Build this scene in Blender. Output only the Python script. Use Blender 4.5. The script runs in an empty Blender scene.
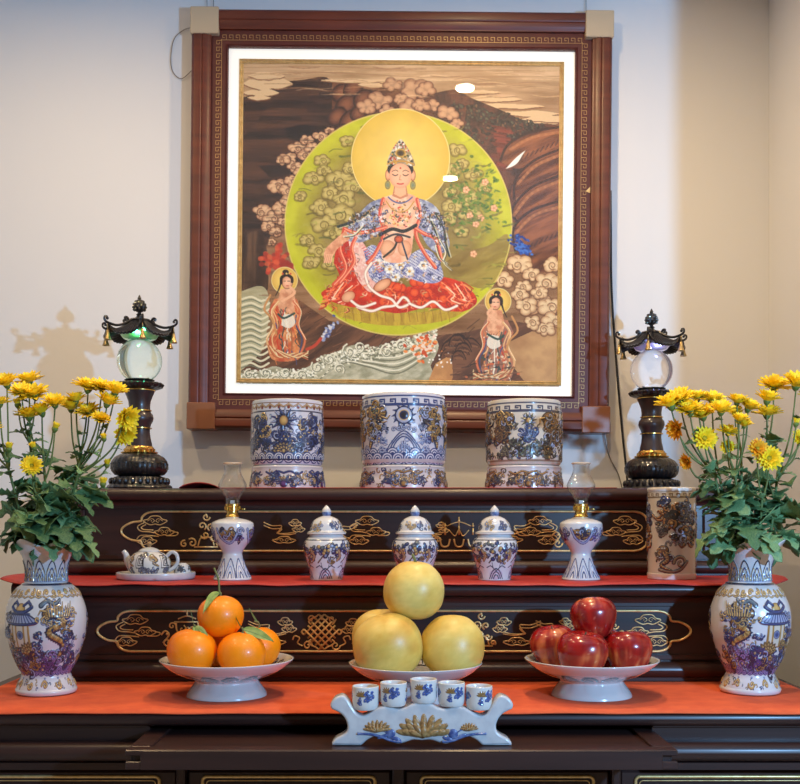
import bpy, math, random
import numpy as np
from mathutils import Vector, Matrix, Quaternion
SC = bpy.context.scene; COL = SC.collection
F = 1050.0; PX0 = 394.0; PY0 = 520.0; CH = 1.40
PI = math.pi
def X(px, d): return (px - PX0) * d / F
def Z(py, d): return CH + (PY0 - py) * d / F
def lin(c):
    c = np.asarray(c, float) / 255.0
    return np.where(c <= .04045, c / 12.92, ((c + .055) / 1.055) ** 2.4)
def L(r, g, b): return tuple(lin((r, g, b))) + (1.0,)
# ---------------------------------------------------------------- meshes
def link(name, me, mat, parent=None, loc=None):
    o = bpy.data.objects.new(name, me); COL.objects.link(o)
    if mat is not None: me.materials.append(mat)
    if parent is not None: o.parent = parent
    if loc is not None: o.location = loc
    return o
def mk(name, V, Fc, mat, parent=None, loc=None, col=None, smooth=True, link_it=True):
    V = np.asarray(V, np.float32); me = bpy.data.meshes.new(name)
    if isinstance(Fc, np.ndarray):
        n, k = Fc.shape
        me.vertices.add(len(V)); me.vertices.foreach_set('co', V.ravel())
        me.loops.add(n * k); me.loops.foreach_set('vertex_index', Fc.astype(np.int32).ravel())
        me.polygons.add(n); me.polygons.foreach_set('loop_start', np.arange(0, n * k, k, dtype=np.int32))
        me.polygons.foreach_set('loop_total', np.full(n, k, np.int32))
        me.update(calc_edges=True)
    else:
        me.from_pydata([tuple(map(float, v)) for v in V], [], [tuple(map(int, f)) for f in Fc]); me.update()
    if smooth is True: me.polygons.foreach_set('use_smooth', np.ones(len(me.polygons), bool))
    if col is not None:
        a = me.color_attributes.new('Col', 'FLOAT_COLOR', 'POINT')
        c = np.ones((len(V), 4), np.float32); c[:, :3] = lin(np.clip(col, 0, 1) * 255); a.data.foreach_set('color', c.ravel())
    me.update()
    if not link_it: me.materials.append(mat); return me
    return link(name, me, mat, parent, loc)
def cr(pts, n=6, closed=False):
    P = [np.asarray(p, float) for p in pts]; out = []; m = len(P)
    for i in range(m if closed else m - 1):
        p0 = P[(i - 1) % m] if (closed or i > 0) else P[0]; p1 = P[i]; p2 = P[(i + 1) % m]
        p3 = P[(i + 2) % m] if (closed or i + 2 < m) else P[-1]
        for k in range(n):
            t = k / n
            out.append(.5 * ((2 * p1) + (p2 - p0) * t + (2 * p0 - 5 * p1 + 4 * p2 - p3) * t * t + (3 * p1 - p0 - 3 * p2 + p3) * t ** 3))
    if not closed: out.append(P[-1])
    return out
class MB:
    def __init__(s): s.V = []; s.F = []
    def add(s, V, Fc):
        b = len(s.V); s.V += [tuple(v) for v in V]; s.F += [tuple(i + b for i in f) for f in Fc]; return s
    def box(s, x0, x1, y0, y1, z0, z1):
        return s.add([(x0,y0,z0),(x1,y0,z0),(x1,y1,z0),(x0,y1,z0),(x0,y0,z1),(x1,y0,z1),(x1,y1,z1),(x0,y1,z1)],
                     [(0,3,2,1),(4,5,6,7),(0,1,5,4),(1,2,6,5),(2,3,7,6),(3,0,4,7)])
    def bbox(s, x0, x1, y0, y1, z0, z1, b=.002):
        # box with chamfered edges
        V = []; idx = {}
        for ix, xx in enumerate((x0, x1)):
            for iy, yy in enumerate((y0, y1)):
                for iz, zz in enumerate((z0, z1)):
                    sx = b if ix == 0 else -b; sy = b if iy == 0 else -b; sz = b if iz == 0 else -b
                    idx[ix,iy,iz,'x'] = len(V); V.append((xx, yy + sy, zz + sz))
                    idx[ix,iy,iz,'y'] = len(V); V.append((xx + sx, yy, zz + sz))
                    idx[ix,iy,iz,'z'] = len(V); V.append((xx + sx, yy + sy, zz))
        Fc = []
        for a in (0, 1):
            Fc.append([idx[a,0,0,'x'], idx[a,1,0,'x'], idx[a,1,1,'x'], idx[a,0,1,'x']])
            Fc.append([idx[0,a,0,'y'], idx[1,a,0,'y'], idx[1,a,1,'y'], idx[0,a,1,'y']])
            Fc.append([idx[0,0,a,'z'], idx[1,0,a,'z'], idx[1,1,a,'z'], idx[0,1,a,'z']])
            for c in (0, 1):
                Fc.append([idx[a,c,0,'x'], idx[a,c,1,'x'], idx[a,c,1,'y'], idx[a,c,0,'y']])
                Fc.append([idx[a,0,c,'x'], idx[a,1,c,'x'], idx[a,1,c,'z'], idx[a,0,c,'z']])
                Fc.append([idx[0,a,c,'y'], idx[1,a,c,'y'], idx[1,a,c,'z'], idx[0,a,c,'z']])
                for e in (0, 1): Fc.append([idx[a,c,e,'x'], idx[a,c,e,'y'], idx[a,c,e,'z']])
        cen = np.array([(x0+x1)/2, (y0+y1)/2, (z0+z1)/2]); Va = np.array(V)
        for i, f in enumerate(Fc):
            p = Va[f]; n = np.cross(p[1]-p[0], p[2]-p[0])
            if np.dot(n, p.mean(0) - cen) < 0: Fc[i] = f[::-1]
        return s.add(V, Fc)
    def extr(s, prof, x0, x1):
        # closed (y,z) profile swept along x
        n = len(prof); V = [(x0, p[0], p[1]) for p in prof] + [(x1, p[0], p[1]) for p in prof]
        a = sum(prof[i][0]*prof[(i+1)%n][1] - prof[(i+1)%n][0]*prof[i][1] for i in range(n))
        Fc = []
        for i in range(n):
            j = (i + 1) % n; f = (i, j, n + j, n + i); Fc.append(f if a < 0 else f[::-1])
        c0 = tuple(range(n)); c1 = tuple(n + i for i in range(n))
        Fc += [c0 if a < 0 else c0[::-1], c1[::-1] if a < 0 else c1]
        Fc[-2] = Fc[-2][::-1]; Fc[-1] = Fc[-1][::-1]
        return s.add(V, Fc)
    def prism(s, poly, y0, y1):
        # closed (x,z) outline swept along y
        n = len(poly); V = [(p[0], y0, p[1]) for p in poly] + [(p[0], y1, p[1]) for p in poly]
        a = sum(poly[i][0]*poly[(i+1)%n][1] - poly[(i+1)%n][0]*poly[i][1] for i in range(n))
        Fc = [((i, n+i, n+(i+1)%n, (i+1)%n) if a < 0 else (i, (i+1)%n, n+(i+1)%n, n+i)) for i in range(n)]
        f0 = tuple(range(n)); f1 = tuple(range(n, 2*n))
        Fc += [f0 if a > 0 else f0[::-1], f1[::-1] if a > 0 else f1]
        # side winding: outward
        return s.add(V, Fc)
    def tube(s, pts, r, n=6, closed=False, cap=True):
        P = np.array([np.asarray(p, float) for p in pts]); m = len(P)
        R = np.full(m, r, float) if np.isscalar(r) else np.asarray(r, float)
        if closed: T = np.roll(P, -1, 0) - np.roll(P, 1, 0)
        else:
            T = np.empty_like(P); T[1:-1] = P[2:] - P[:-2]; T[0] = P[1] - P[0]; T[-1] = P[-1] - P[-2]
        T /= np.maximum(np.linalg.norm(T, axis=1, keepdims=True), 1e-9)
        u = np.cross(T[0], (0, 1, 0)) if abs(T[0][1]) < .9 else np.cross(T[0], (1, 0, 0)); u /= np.linalg.norm(u)
        V = []; ang = np.linspace(0, 2*PI, n, endpoint=False)
        for i in range(m):
            u = u - T[i] * np.dot(u, T[i]); u /= max(np.linalg.norm(u), 1e-9); w = np.cross(T[i], u)
            for a in ang: V.append(P[i] + R[i] * (u*math.cos(a) + w*math.sin(a)))
        Fc = []
        for i in range(m if closed else m - 1):
            j = (i + 1) % m
            for k in range(n):
                l = (k + 1) % n; Fc.append((i*n+k, i*n+l, j*n+l, j*n+k))
        if cap and not closed: Fc += [tuple(range(n))[::-1], tuple((m-1)*n + k for k in range(n))]
        return s.add(V, Fc)
    def lathe(s, prof, n=32, c=(0,0,0), axis='z', sx=1, sy=1, capb=True, capt=True):
        V = []; m = len(prof)
        for r, z in prof:
            for k in range(n):
                a = 2*PI*k/n; V.append((c[0] + r*math.cos(a)*sx, c[1] + r*math.sin(a)*sy, c[2] + z))
        Fc = [(i*n+k, i*n+(k+1)%n, (i+1)*n+(k+1)%n, (i+1)*n+k) for i in range(m-1) for k in range(n)]
        if capb: Fc.append(tuple(range(n))[::-1])
        if capt: Fc.append(tuple((m-1)*n + k for k in range(n)))
        return s.add(V, Fc)
    def ball(s, c, r, n=12, m=8, sc=(1,1,1)):
        V = [(c[0], c[1], c[2] - r*sc[2])]
        for i in range(1, m):
            t = -PI/2 + PI*i/m
            for k in range(n): V.append((c[0]+r*sc[0]*math.cos(t)*math.cos(2*PI*k/n), c[1]+r*sc[1]*math.cos(t)*math.sin(2*PI*k/n), c[2]+r*sc[2]*math.sin(t)))
        V.append((c[0], c[1], c[2] + r*sc[2])); e = len(V) - 1
        Fc = [(0, 1+(k+1)%n, 1+k) for k in range(n)]
        for i in range(m-2):
            for k in range(n): Fc.append((1+i*n+k, 1+i*n+(k+1)%n, 1+(i+1)*n+(k+1)%n, 1+(i+1)*n+k))
        Fc += [(1+(m-2)*n+k, 1+(m-2)*n+(k+1)%n, e) for k in range(n)]
        return s.add(V, Fc)
    def xform(s, M):
        s.V = [tuple(M @ Vector(v)) for v in s.V]; return s
    def build(s, name, mat, parent=None, world=True, smooth=True, link_it=True):
        V = np.array(s.V)
        if parent is not None and world: V = V - np.array(wloc(parent))
        o = mk(name, V, s.F, mat, parent, smooth=smooth, link_it=link_it)
        me = o.data if link_it else o
        import bmesh
        bm = bmesh.new(); bm.from_mesh(me); bmesh.ops.recalc_face_normals(bm, faces=bm.faces); bm.to_mesh(me); bm.free()
        if smooth == 'auto':
            me = o.data; me.polygons.foreach_set('use_smooth', np.ones(len(me.polygons), bool))
            me.set_sharp_from_angle(angle=math.radians(35))
        return o
def wloc(o):
    v = Vector(o.location)
    while o.parent is not None: o = o.parent; v = v + o.location
    return v
def thing(name, label, cat, loc=(0,0,0), rotz=0, group=None):
    o = bpy.data.objects.new(name, None); COL.objects.link(o); o.empty_display_size = .02
    o.location = loc; o.rotation_euler = (0, 0, rotz); return tag(o, label, cat, group)
def tag(o, label, cat, group=None):
    o['label'] = label; o['category'] = cat
    if group: o['group'] = group
    return o
def struct(o): o['kind'] = 'structure'; return o
def kids(o): return [c for c in bpy.data.objects if c.parent == o]
def copy_tree(o, parent=None, ch=None):
    c = o.copy(); COL.objects.link(c); c.parent = parent
    for k in kids(o): copy_tree(k, c)
    return c
# ---------------------------------------------------------------- materials
def mat(name, c=(.5,.5,.5,1), r=.5, metal=0, coat=0, attr=False, var=None, bump=None, spec=.5, emis=None, sheen=0, coatr=.03):
    m = bpy.data.materials.new(name); m.use_nodes = True; nt = m.node_tree; b = nt.nodes['Principled BSDF']
    b.inputs['Base Color'].default_value = c; b.inputs['Roughness'].default_value = r; b.inputs['Metallic'].default_value = metal
    b.inputs['Coat Weight'].default_value = coat; b.inputs['Coat Roughness'].default_value = coatr; b.inputs['Specular IOR Level'].default_value = spec
    if sheen: b.inputs['Sheen Weight'].default_value = sheen
    if attr:
        a = nt.nodes.new('ShaderNodeAttribute'); a.attribute_name = 'Col'; nt.links.new(a.outputs['Color'], b.inputs['Base Color'])
    tc = None
    if var or bump: tc = nt.nodes.new('ShaderNodeTexCoord')
    if var:   # (scale vector, colour 2, detail)
        mp = nt.nodes.new('ShaderNodeMapping'); mp.inputs['Scale'].default_value = var[0]; nt.links.new(tc.outputs['Object'], mp.inputs[0])
        nz = nt.nodes.new('ShaderNodeTexNoise'); nz.inputs['Scale'].default_value = 1; nz.inputs['Detail'].default_value = 5; nt.links.new(mp.outputs[0], nz.inputs[0])
        rp = nt.nodes.new('ShaderNodeValToRGB'); rp.color_ramp.elements[0].position = .35; rp.color_ramp.elements[1].position = .68
        rp.color_ramp.elements[0].color = c; rp.color_ramp.elements[1].color = var[1]
        nt.links.new(nz.outputs[0], rp.inputs[0]); nt.links.new(rp.outputs[0], b.inputs['Base Color'])
    if bump:  # (scale vector, strength, distance)
        mp = nt.nodes.new('ShaderNodeMapping'); mp.inputs['Scale'].default_value = bump[0]; nt.links.new(tc.outputs['Object'], mp.inputs[0])
        nz = nt.nodes.new('ShaderNodeTexNoise'); nz.inputs['Scale'].default_value = 1; nz.inputs['Detail'].default_value = 3; nt.links.new(mp.outputs[0], nz.inputs[0])
        bp = nt.nodes.new('ShaderNodeBump'); bp.inputs['Strength'].default_value = bump[1]; bp.inputs['Distance'].default_value = bump[2]
        nt.links.new(nz.outputs[0], bp.inputs['Height']); nt.links.new(bp.outputs[0], b.inputs['Normal'])
    if emis:
        b.inputs['Emission Color'].default_value = emis[0]; b.inputs['Emission Strength'].default_value = emis[1]
    return m
def thin_glass(name, tint=(1,1,1,1), ior=.04, rough=0.0, pwr=4.0):
    m = bpy.data.materials.new(name); m.use_nodes = True; nt = m.node_tree; nt.nodes.remove(nt.nodes['Principled BSDF'])
    t = nt.nodes.new('ShaderNodeBsdfTransparent'); t.inputs[0].default_value = tint
    g = nt.nodes.new('ShaderNodeBsdfGlossy'); g.inputs['Roughness'].default_value = rough
    lw = nt.nodes.new('ShaderNodeLayerWeight'); lw.inputs[0].default_value = .5
    pw = nt.nodes.new('ShaderNodeMath'); pw.operation = 'POWER'; pw.inputs[1].default_value = pwr; nt.links.new(lw.outputs['Facing'], pw.inputs[0])
    fr = nt.nodes.new('ShaderNodeMath'); fr.operation = 'MULTIPLY_ADD'; fr.inputs[1].default_value = .75; fr.inputs[2].default_value = ior; nt.links.new(pw.outputs[0], fr.inputs[0])
    mx = nt.nodes.new('ShaderNodeMixShader'); nt.links.new(fr.outputs[0], mx.inputs[0]); nt.links.new(t.outputs[0], mx.inputs[1]); nt.links.new(g.outputs[0], mx.inputs[2])
    nt.links.new(mx.outputs[0], nt.nodes['Material Output'].inputs[0]); return m
M = {}
M['wall'] = mat('wall_paint', (.78,.775,.77,1), .75, var=((.8,.8,.8), (.80,.795,.79,1)), bump=((60,60,60), .08, .002))
M['ceil'] = mat('ceiling_paint', (.82,.81,.80,1), .9, bump=((40,40,40), .05, .002))
M['floor'] = mat('floor_tile', (.52,.45,.38,1), .25, var=((3,3,3), (.60,.53,.45,1)))
M['wood'] = mat('dark_lacquered_wood', L(48,29,26), .40, coat=.15, coatr=.2, spec=.4, var=((3,60,60), L(60,36,31)), bump=((4,160,160), .12, .001))
M['wood2'] = mat('dark_lacquered_wood_inset', L(36,22,21), .4, coat=.12, coatr=.25, spec=.35, var=((3,60,60), L(46,28,26)))
M['gold'] = mat('gilt_paint', L(236,202,138), .34, metal=.45, var=((90,90,90), L(212,170,104)))
M['fretgold'] = mat('matte_gold_leaf', L(196,160,104), .45, metal=.55)
M['brass'] = mat('brass', L(222,178,96), .25, metal=1)
M['bellbrass'] = mat('aged_brass', L(205,175,120), .3, metal=.9, var=((120,120,120), L(165,140,90)))
M['fwood'] = mat('reddish_frame_wood', L(84,32,16), .45, coat=.12, coatr=.25, var=((6,40,40), L(106,44,22)))
M['fdark'] = mat('maroon_frame_wood', L(80,32,27), .5, var=((30,30,30), L(92,38,31)))
M['card'] = mat('beige_corner_protector', L(196,176,146), .55, bump=((200,200,200), .1, .001))
M['card_shaded'] = mat('shaded_corner_protector', L(140,90,62), .35, coat=.25)  # lower protectors: their dimmer lighting is put into a darker colour
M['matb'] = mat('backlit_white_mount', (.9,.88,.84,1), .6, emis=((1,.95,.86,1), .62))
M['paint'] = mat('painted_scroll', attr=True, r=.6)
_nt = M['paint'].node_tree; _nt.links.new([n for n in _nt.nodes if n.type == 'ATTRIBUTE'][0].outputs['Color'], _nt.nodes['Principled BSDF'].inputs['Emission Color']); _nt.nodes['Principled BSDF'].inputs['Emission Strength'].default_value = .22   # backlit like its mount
M['glass'] = thin_glass('picture_glass', (.985,.99,.985,1), .035)
M['chim'] = thin_glass('lamp_glass', (.93,.945,.95,1), .09, pwr=2.2)
M['cer'] = mat('glazed_ceramic', attr=True, r=.22, coat=.7, coatr=.06)
M['cerp'] = mat('plain_white_glaze', L(205,205,204), .24, coat=.6, coatr=.08, var=((60,60,60), L(190,189,190)))
M['cerb'] = mat('blue_glaze', L(52,72,128), .25, coat=.6, var=((120,120,120), L(120,138,180)))
M['cerg'] = mat('bronze_gold_glaze', L(132,98,56), .3, coat=.5, var=((200,200,200), L(176,140,88)))
M['black'] = mat('black_carved_lacquer', L(24,21,22), .32, coat=.4, bump=((160,160,160), .3, .002))
M['brown'] = mat('dark_brown_turned_wood', L(50,36,36), .35, coat=.3)
M['cloth'] = mat('red_cloth', L(224,98,52), .9, var=((25,25,25), L(208,84,46)), bump=((900,900,900), .25, .0006))
M['red2'] = mat('red_silk_cloth', L(180,46,40), .55, var=((25,25,25), L(160,36,32)))
M['cable'] = mat('black_cable_rubber', L(22,22,24), .5)
M['wire'] = mat('grey_wire', L(120,115,112), .4, metal=.4)
M['stem'] = mat('green_stem', L(84,108,52), .6, var=((40,40,40), L(104,118,62)))
M['leaf'] = mat('chrysanthemum_leaf', L(54,94,58), .5, var=((30,30,30), L(94,128,78)), bump=((150,150,150), .25, .002))
M['leafp'] = mat('pale_chrysanthemum_leaf', L(104,142,92), .5, var=((30,30,30), L(134,166,112)), bump=((150,150,150), .25, .002))
M['petal'] = mat('yellow_petal', L(255,218,14), .6, var=((70,70,70), L(255,230,56)))
M['petalo'] = mat('amber_petal', L(240,156,12), .6, var=((70,70,70), L(246,196,40)))
M['fcen'] = mat('flower_centre_green_yellow', L(176,160,30), .8, bump=((900,900,900), .6, .002))
M['calyx'] = mat('green_calyx', L(96,118,50), .6)
M['orange'] = mat('orange_peel', L(252,132,0), .42, coat=.2, coatr=.16, var=((14,14,14), L(255,148,4)), bump=((420,420,420), .35, .0012), spec=.45)
M['pomelo'] = mat('pomelo_peel', L(226,186,92), .42, coat=.12, coatr=.3, attr=True, bump=((420,420,420), .25, .001))
M['apple'] = mat('apple_skin', attr=True, r=.24, coat=.5, coatr=.1)
M['oleaf'] = mat('orange_leaf', L(112,140,60), .45, var=((60,60,60), L(150,168,92)))
M['twig'] = mat('green_brown_twig', L(110,116,66), .7)
M['dtwig'] = mat('brown_twig', L(80,62,38), .7)
def crystal(name, tint):
    m = bpy.data.materials.new(name); m.use_nodes = True; b = m.node_tree.nodes['Principled BSDF']
    b.inputs['Base Color'].default_value = tint; b.inputs['Roughness'].default_value = .02
    b.inputs['Transmission Weight'].default_value = 1; b.inputs['IOR'].default_value = 1.46
    return m
M['crystal'] = crystal('clear_crystal', (.97,.99,.985,1))
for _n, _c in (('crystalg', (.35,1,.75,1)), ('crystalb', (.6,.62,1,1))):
    M[_n] = crystal('crystal_led_glow', (.97,.99,.985,1)); _b = M[_n].node_tree.nodes['Principled BSDF']; _b.inputs['Emission Color'].default_value = _c; _b.inputs['Emission Strength'].default_value = .055  # tinted emission stands in for the LED light inside the ball
def lamp_mat(name, c, s): return mat(name, c, .5, emis=(c, s))

def light(name, kind, loc, power, col, size=.1, aim=None, spot=None, blend=.5):
    l = bpy.data.lights.new(name, kind); l.energy = power; l.color = col
    if kind == 'AREA': l.shape = 'DISK'; l.size = size
    elif kind in ('POINT','SPOT'): l.shadow_soft_size = size
    if kind == 'SPOT': l.spot_size = math.radians(spot); l.spot_blend = blend
    o = bpy.data.objects.new(name, l); COL.objects.link(o); o.location = loc
    if aim is not None: o.rotation_euler = (Vector(aim)-Vector(loc)).to_track_quat('-Z', 'Y').to_euler()
    return o
# ---------------------------------------------------------------- painted / relief canvases (colour + height, sampled onto real mesh vertices)
def vnoise(x, y, seed):
    rs = np.random.RandomState(seed); G = rs.rand(64, 64)
    xi = np.floor(x).astype(int); yi = np.floor(y).astype(int); fx = x - xi; fy = y - yi
    fx = fx*fx*(3-2*fx); fy = fy*fy*(3-2*fy)
    g = lambda a, b: G[a % 64, b % 64]
    return (g(xi,yi)*(1-fx)+g(xi+1,yi)*fx)*(1-fy) + (g(xi,yi+1)*(1-fx)+g(xi+1,yi+1)*fx)*fy
def fbm(x, y, seed, o=4):
    v = 0; a = .5; t = 0
    for k in range(o): v = v + a*vnoise(x*2**k, y*2**k, seed+k); t += a; a *= .55
    return v / t
def C(*c): return np.array(c, float) / 255
class Cv:
    def __init__(s, w, h, dens, bg, wrap=True, x0=0., y0=0.):
        s.w = w; s.hh = h; s.W = int(round(w*dens)); s.H = int(round(h*dens)) + 1; s.dx = s.W / w; s.dy = dens; s.x0 = x0; s.y0 = y0; s.wrap = wrap
        s.c = np.empty((s.H, s.W, 3)); s.c[:] = C(*bg); s.h = np.zeros((s.H, s.W))
    def win(s, xa, ya, xb, yb):
        i0 = int(math.floor((xa-s.x0)*s.dx)) - 1; i1 = int(math.ceil((xb-s.x0)*s.dx)) + 2
        j0 = max(0, int(math.floor((ya-s.y0)*s.dy)) - 1); j1 = min(s.H, int(math.ceil((yb-s.y0)*s.dy)) + 2)
        if not s.wrap: i0 = max(0, i0); i1 = min(s.W, i1)
        elif i1 - i0 > s.W: i1 = i0 + s.W
        if i1 <= i0 or j1 <= j0: return None
        xs = np.arange(i0, i1); ys = np.arange(j0, j1)
        gx, gy = np.meshgrid((xs + .5)/s.dx + s.x0, ys/s.dy + s.y0)
        return np.ix_(ys, xs % s.W), gx, gy
    def put(s, ix, a, col, hh=None):
        a3 = a[..., None]; s.c[ix] = s.c[ix]*(1-a3) + col*a3
        if hh is not None: s.h[ix] = np.maximum(s.h[ix], hh)
    def stroke(s, pts, w0, col, hh=0, w1=None, a=1.0):
        col = C(*col); P = [np.asarray(p, float) for p in pts]; n = len(P) - 1
        w1 = w0 if w1 is None else w1; aa = .5/s.dx
        for i in range(n):
            ra = .5*(w0 + (w1-w0)*i/n); rb = .5*(w0 + (w1-w0)*(i+1)/n); r = max(ra, rb) + aa*2
            p, q = P[i], P[i+1]
            wn = s.win(min(p[0],q[0])-r, min(p[1],q[1])-r, max(p[0],q[0])+r, max(p[1],q[1])+r)
            if wn is None: continue
            ix, gx, gy = wn; d = q-p; l2 = d[0]**2+d[1]**2+1e-12
            t = np.clip(((gx-p[0])*d[0]+(gy-p[1])*d[1])/l2, 0, 1)
            rr = ra + (rb-ra)*t; D = np.hypot(gx-p[0]-t*d[0], gy-p[1]-t*d[1])
            cov = np.clip((rr-D)/(2*aa)+.5, 0, 1)*a
            s.put(ix, cov, col, hh*np.sqrt(np.clip(1-(D/(rr+1e-9))**2, 0, 1)) if hh else None)
    def ostroke(s, pts, w, core, out, hh=0, w1=None):
        w1 = w if w1 is None else w1
        s.stroke(pts, w*1.7, out, hh*.6, w1*1.7); s.stroke(pts, w, core, hh, w1)
    def blob(s, cx, cy, rx, ry, c0, c1=None, ang=0, hh=0, pw=2.5, out=None, ow=0, a=1.0):
        c0 = C(*c0); c1 = c0 if c1 is None else C(*c1); R = max(rx, ry) + ow + 2/s.dx
        wn = s.win(cx-R, cy-R, cx+R, cy+R)
        if wn is None: return
        ix, gx, gy = wn; ca, sa = math.cos(ang), math.sin(ang)
        u = ((gx-cx)*ca+(gy-cy)*sa)/rx; v = (-(gx-cx)*sa+(gy-cy)*ca)/ry; d = np.hypot(u, v); m = min(rx, ry); aa = 1/(s.dx*m)
        if out is not None: s.put(ix, np.clip((1+ow/m-d)/aa+.5, 0, 1)*a, C(*out), hh*.4*(d < 1+ow/m) if hh else None)
        cov = np.clip((1-d)/aa+.5, 0, 1)*a; t = np.clip(d, 0, 1)[..., None]**pw
        s.put(ix, cov, c0*(1-t)+c1*t, hh*np.sqrt(np.clip(1-d*d, 0, 1)) if hh else None)
    def mask(s, pts):
        P = np.asarray(pts, float); wn = s.win(P[:,0].min(), P[:,1].min(), P[:,0].max(), P[:,1].max())
        if wn is None: return None
        ix, gx, gy = wn; m = np.zeros(gx.shape, bool); n = len(P)
        for i in range(n):
            x1, y1 = P[i]; x2, y2 = P[(i+1) % n]
            if y1 == y2: continue
            c = ((gy >= min(y1,y2)) & (gy < max(y1,y2))) & (gx < x1 + (gy-y1)*(x2-x1)/(y2-y1)); m ^= c
        return ix, gx, gy, m
    def poly(s, pts, col, hh=None, a=1.0, col2=None, nz=None, seed=1, out=None, ow=0):
        r = s.mask(pts)
        if r is None: return
        ix, gx, gy, m = r; cc = C(*col)
        if col2 is not None:
            nx, ny, ang = nz; ca, sa = math.cos(ang), math.sin(ang)
            t = fbm((gx*ca+gy*sa)*nx+7, (-gx*sa+gy*ca)*ny+3, seed); t = np.clip((t-.3)/.4, 0, 1)[..., None]; cc = cc*(1-t)+C(*col2)*t
        s.put(ix, m*a, cc, None if hh is None else m*hh)
        if out is not None: s.stroke(list(pts)+[pts[0]], ow, out, 0 if hh is None else hh*.8)
def spiral(cx, cy, r, turns=1.5, a0=0, sgn=1, n=18, k=0.12):
    return [(cx + r*(1-(1-k)*i/n)*math.cos(a0+sgn*2*PI*turns*i/n), cy + r*(1-(1-k)*i/n)*math.sin(a0+sgn*2*PI*turns*i/n)) for i in range(n+1)]
def fretpath(per, h):
    # one period of a key fret, x in 0..per, y in 0..h
    a = per; return [(0,0),(.78*a,0),(.78*a,h*.68),(.34*a,h*.68),(.34*a,h*.36),(.56*a,h*.36),(.56*a,h*.36),(.34*a,h*.36),(.34*a,h*.68),(.78*a,h*.68),(.78*a,0),(a,0)]
# ---- painted lathe: real displaced vertices with a colour each
def lathe_cv(name, prof, kout, cv, mat_, parent, nv=None, nin=16, rmod=None, tint=(214,208,203), n=None, smooth=8, zmode=True):
    P = np.array(cr(prof, smooth)) if smooth > 1 else np.array(prof, float)
    ko = kout*smooth if smooth > 1 else kout
    def resamp(Q, m):
        s = np.r_[0, np.cumsum(np.hypot(*np.diff(Q, axis=0).T))]; t = np.linspace(0, s[-1], m)
        return np.c_[np.interp(t, s, Q[:,0]), np.interp(t, s, Q[:,1])], t
    Lo = np.hypot(*np.diff(P[:ko+1], axis=0).T).sum(); nv = nv or int(Lo*cv.dy)
    A, sA = resamp(P[:ko+1], nv); n = n or cv.W
    if ko < len(P)-1: B, _ = resamp(P[ko:], nin); Q = np.vstack([A, B[1:]])
    else: Q = A
    T = np.gradient(Q, axis=0); T /= np.maximum(np.linalg.norm(T, axis=1, keepdims=True), 1e-9)
    N = np.c_[T[:,1], -T[:,0]]
    u = (np.arange(n)+.5)/n; th = 2*PI*(u-.5); cx = np.clip((u*cv.W).astype(int), 0, cv.W-1)
    m = len(Q); H = np.zeros((m, n)); Cc = np.empty((m, n, 3)); Cc[:] = C(*tint)
    yy = (A[:,1]-A[:,1].min() if zmode else sA)
    rows = np.clip(np.round((yy)*cv.dy).astype(int), 0, cv.H-1)
    H[:nv] = cv.h[rows][:, cx]; Cc[:nv] = cv.c[rows][:, cx]
    R = Q[:,0][:,None] + N[:,0][:,None]*H; ZZ = Q[:,1][:,None] + N[:,1][:,None]*H
    if rmod is not None: R, ZZ = rmod(th[None,:], np.linspace(0,1,m)[:,None], R, ZZ, Q)
    R = np.maximum(R, 0)
    V = np.stack([R*np.sin(th)[None,:], -R*np.cos(th)[None,:], ZZ], -1).reshape(-1, 3)
    i = np.arange(m-1)[:,None]; k = np.arange(n)[None,:]; k2 = (k+1) % n
    Fc = np.stack([i*n+k, i*n+k2, (i+1)*n+k2, (i+1)*n+k], -1).reshape(-1, 4)
    return mk(name, V, Fc, mat_, parent, col=Cc.reshape(-1, 3))
# ---- ceramic motifs ------------------------------------------------------------
BL=(52,66,112); NV=(38,42,66); GD=(158,122,66); GL=(196,164,104); WH=(208,208,209); DK=(48,44,48); PL=(150,160,190); BR=(120,86,52)
def greek(cv, y0, y1, col, per, w, hh=0):
    n = max(1, round(cv.w/per)); p = cv.w/n; pad = (y1-y0)*.14
    for k in range(n): cv.stroke([(k*p+x, y0+pad+y) for x, y in fretpath(p, (y1-y0)-2*pad)], w, col, hh)
    cv.stroke([(0,y0),(cv.w,y0)], w, col, hh); cv.stroke([(0,y1),(cv.w,y1)], w, col, hh)
def band(cv, y, w, col, hh=0): cv.stroke([(0,y),(cv.w,y)], w, col, hh)
def petals(cv, y0, y1, n, c1, c2, w, up=1):
    p = cv.w/n
    for k in range(n):
        cx = (k+.5)*p; h = (y1-y0)
        for s_, cc in ((1, c1), (.62, c2), (.3, c1)):
            pts = cr([(cx-p*.44*s_, y0), (cx-p*.40*s_, y0+h*.45*s_), (cx, y0+h*s_), (cx+p*.40*s_, y0+h*.45*s_), (cx+p*.44*s_, y0)], 4)
            if up < 0: pts = [(x, y1-(y-y0)) for x, y in pts]
            cv.stroke(pts, w, cc, w*.5)
def flourish(cv, cx, cy, s, seed, core=GD, out=NV, n=9, hh=.0016):
    rs = random.Random(seed); s = s*1.12
    for k in range(int(n*1.5)):
        a = rs.uniform(0, 2*PI); d = s*rs.uniform(.05, .85); x = cx+d*math.cos(a); y = cy+d*math.sin(a)*.85; r = s*rs.uniform(.20, .40)
        if k % 3 == 0: cv.blob(x, y, r*.9, r*.6, out, out, ang=rs.uniform(0,3), hh=hh*.4, a=.8)
        cv.ostroke(spiral(x, y, r, rs.uniform(.6,1.2), rs.uniform(0,6), rs.choice((-1,1)), 12), s*.12, core if rs.random() < .65 else (PL if rs.random() < .5 else out), out, hh, s*.06)
        if k % 4 == 1: cv.blob(x, y, r*.35, r*.35, GL, core, hh=hh*1.3, out=out, ow=s*.03)
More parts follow.
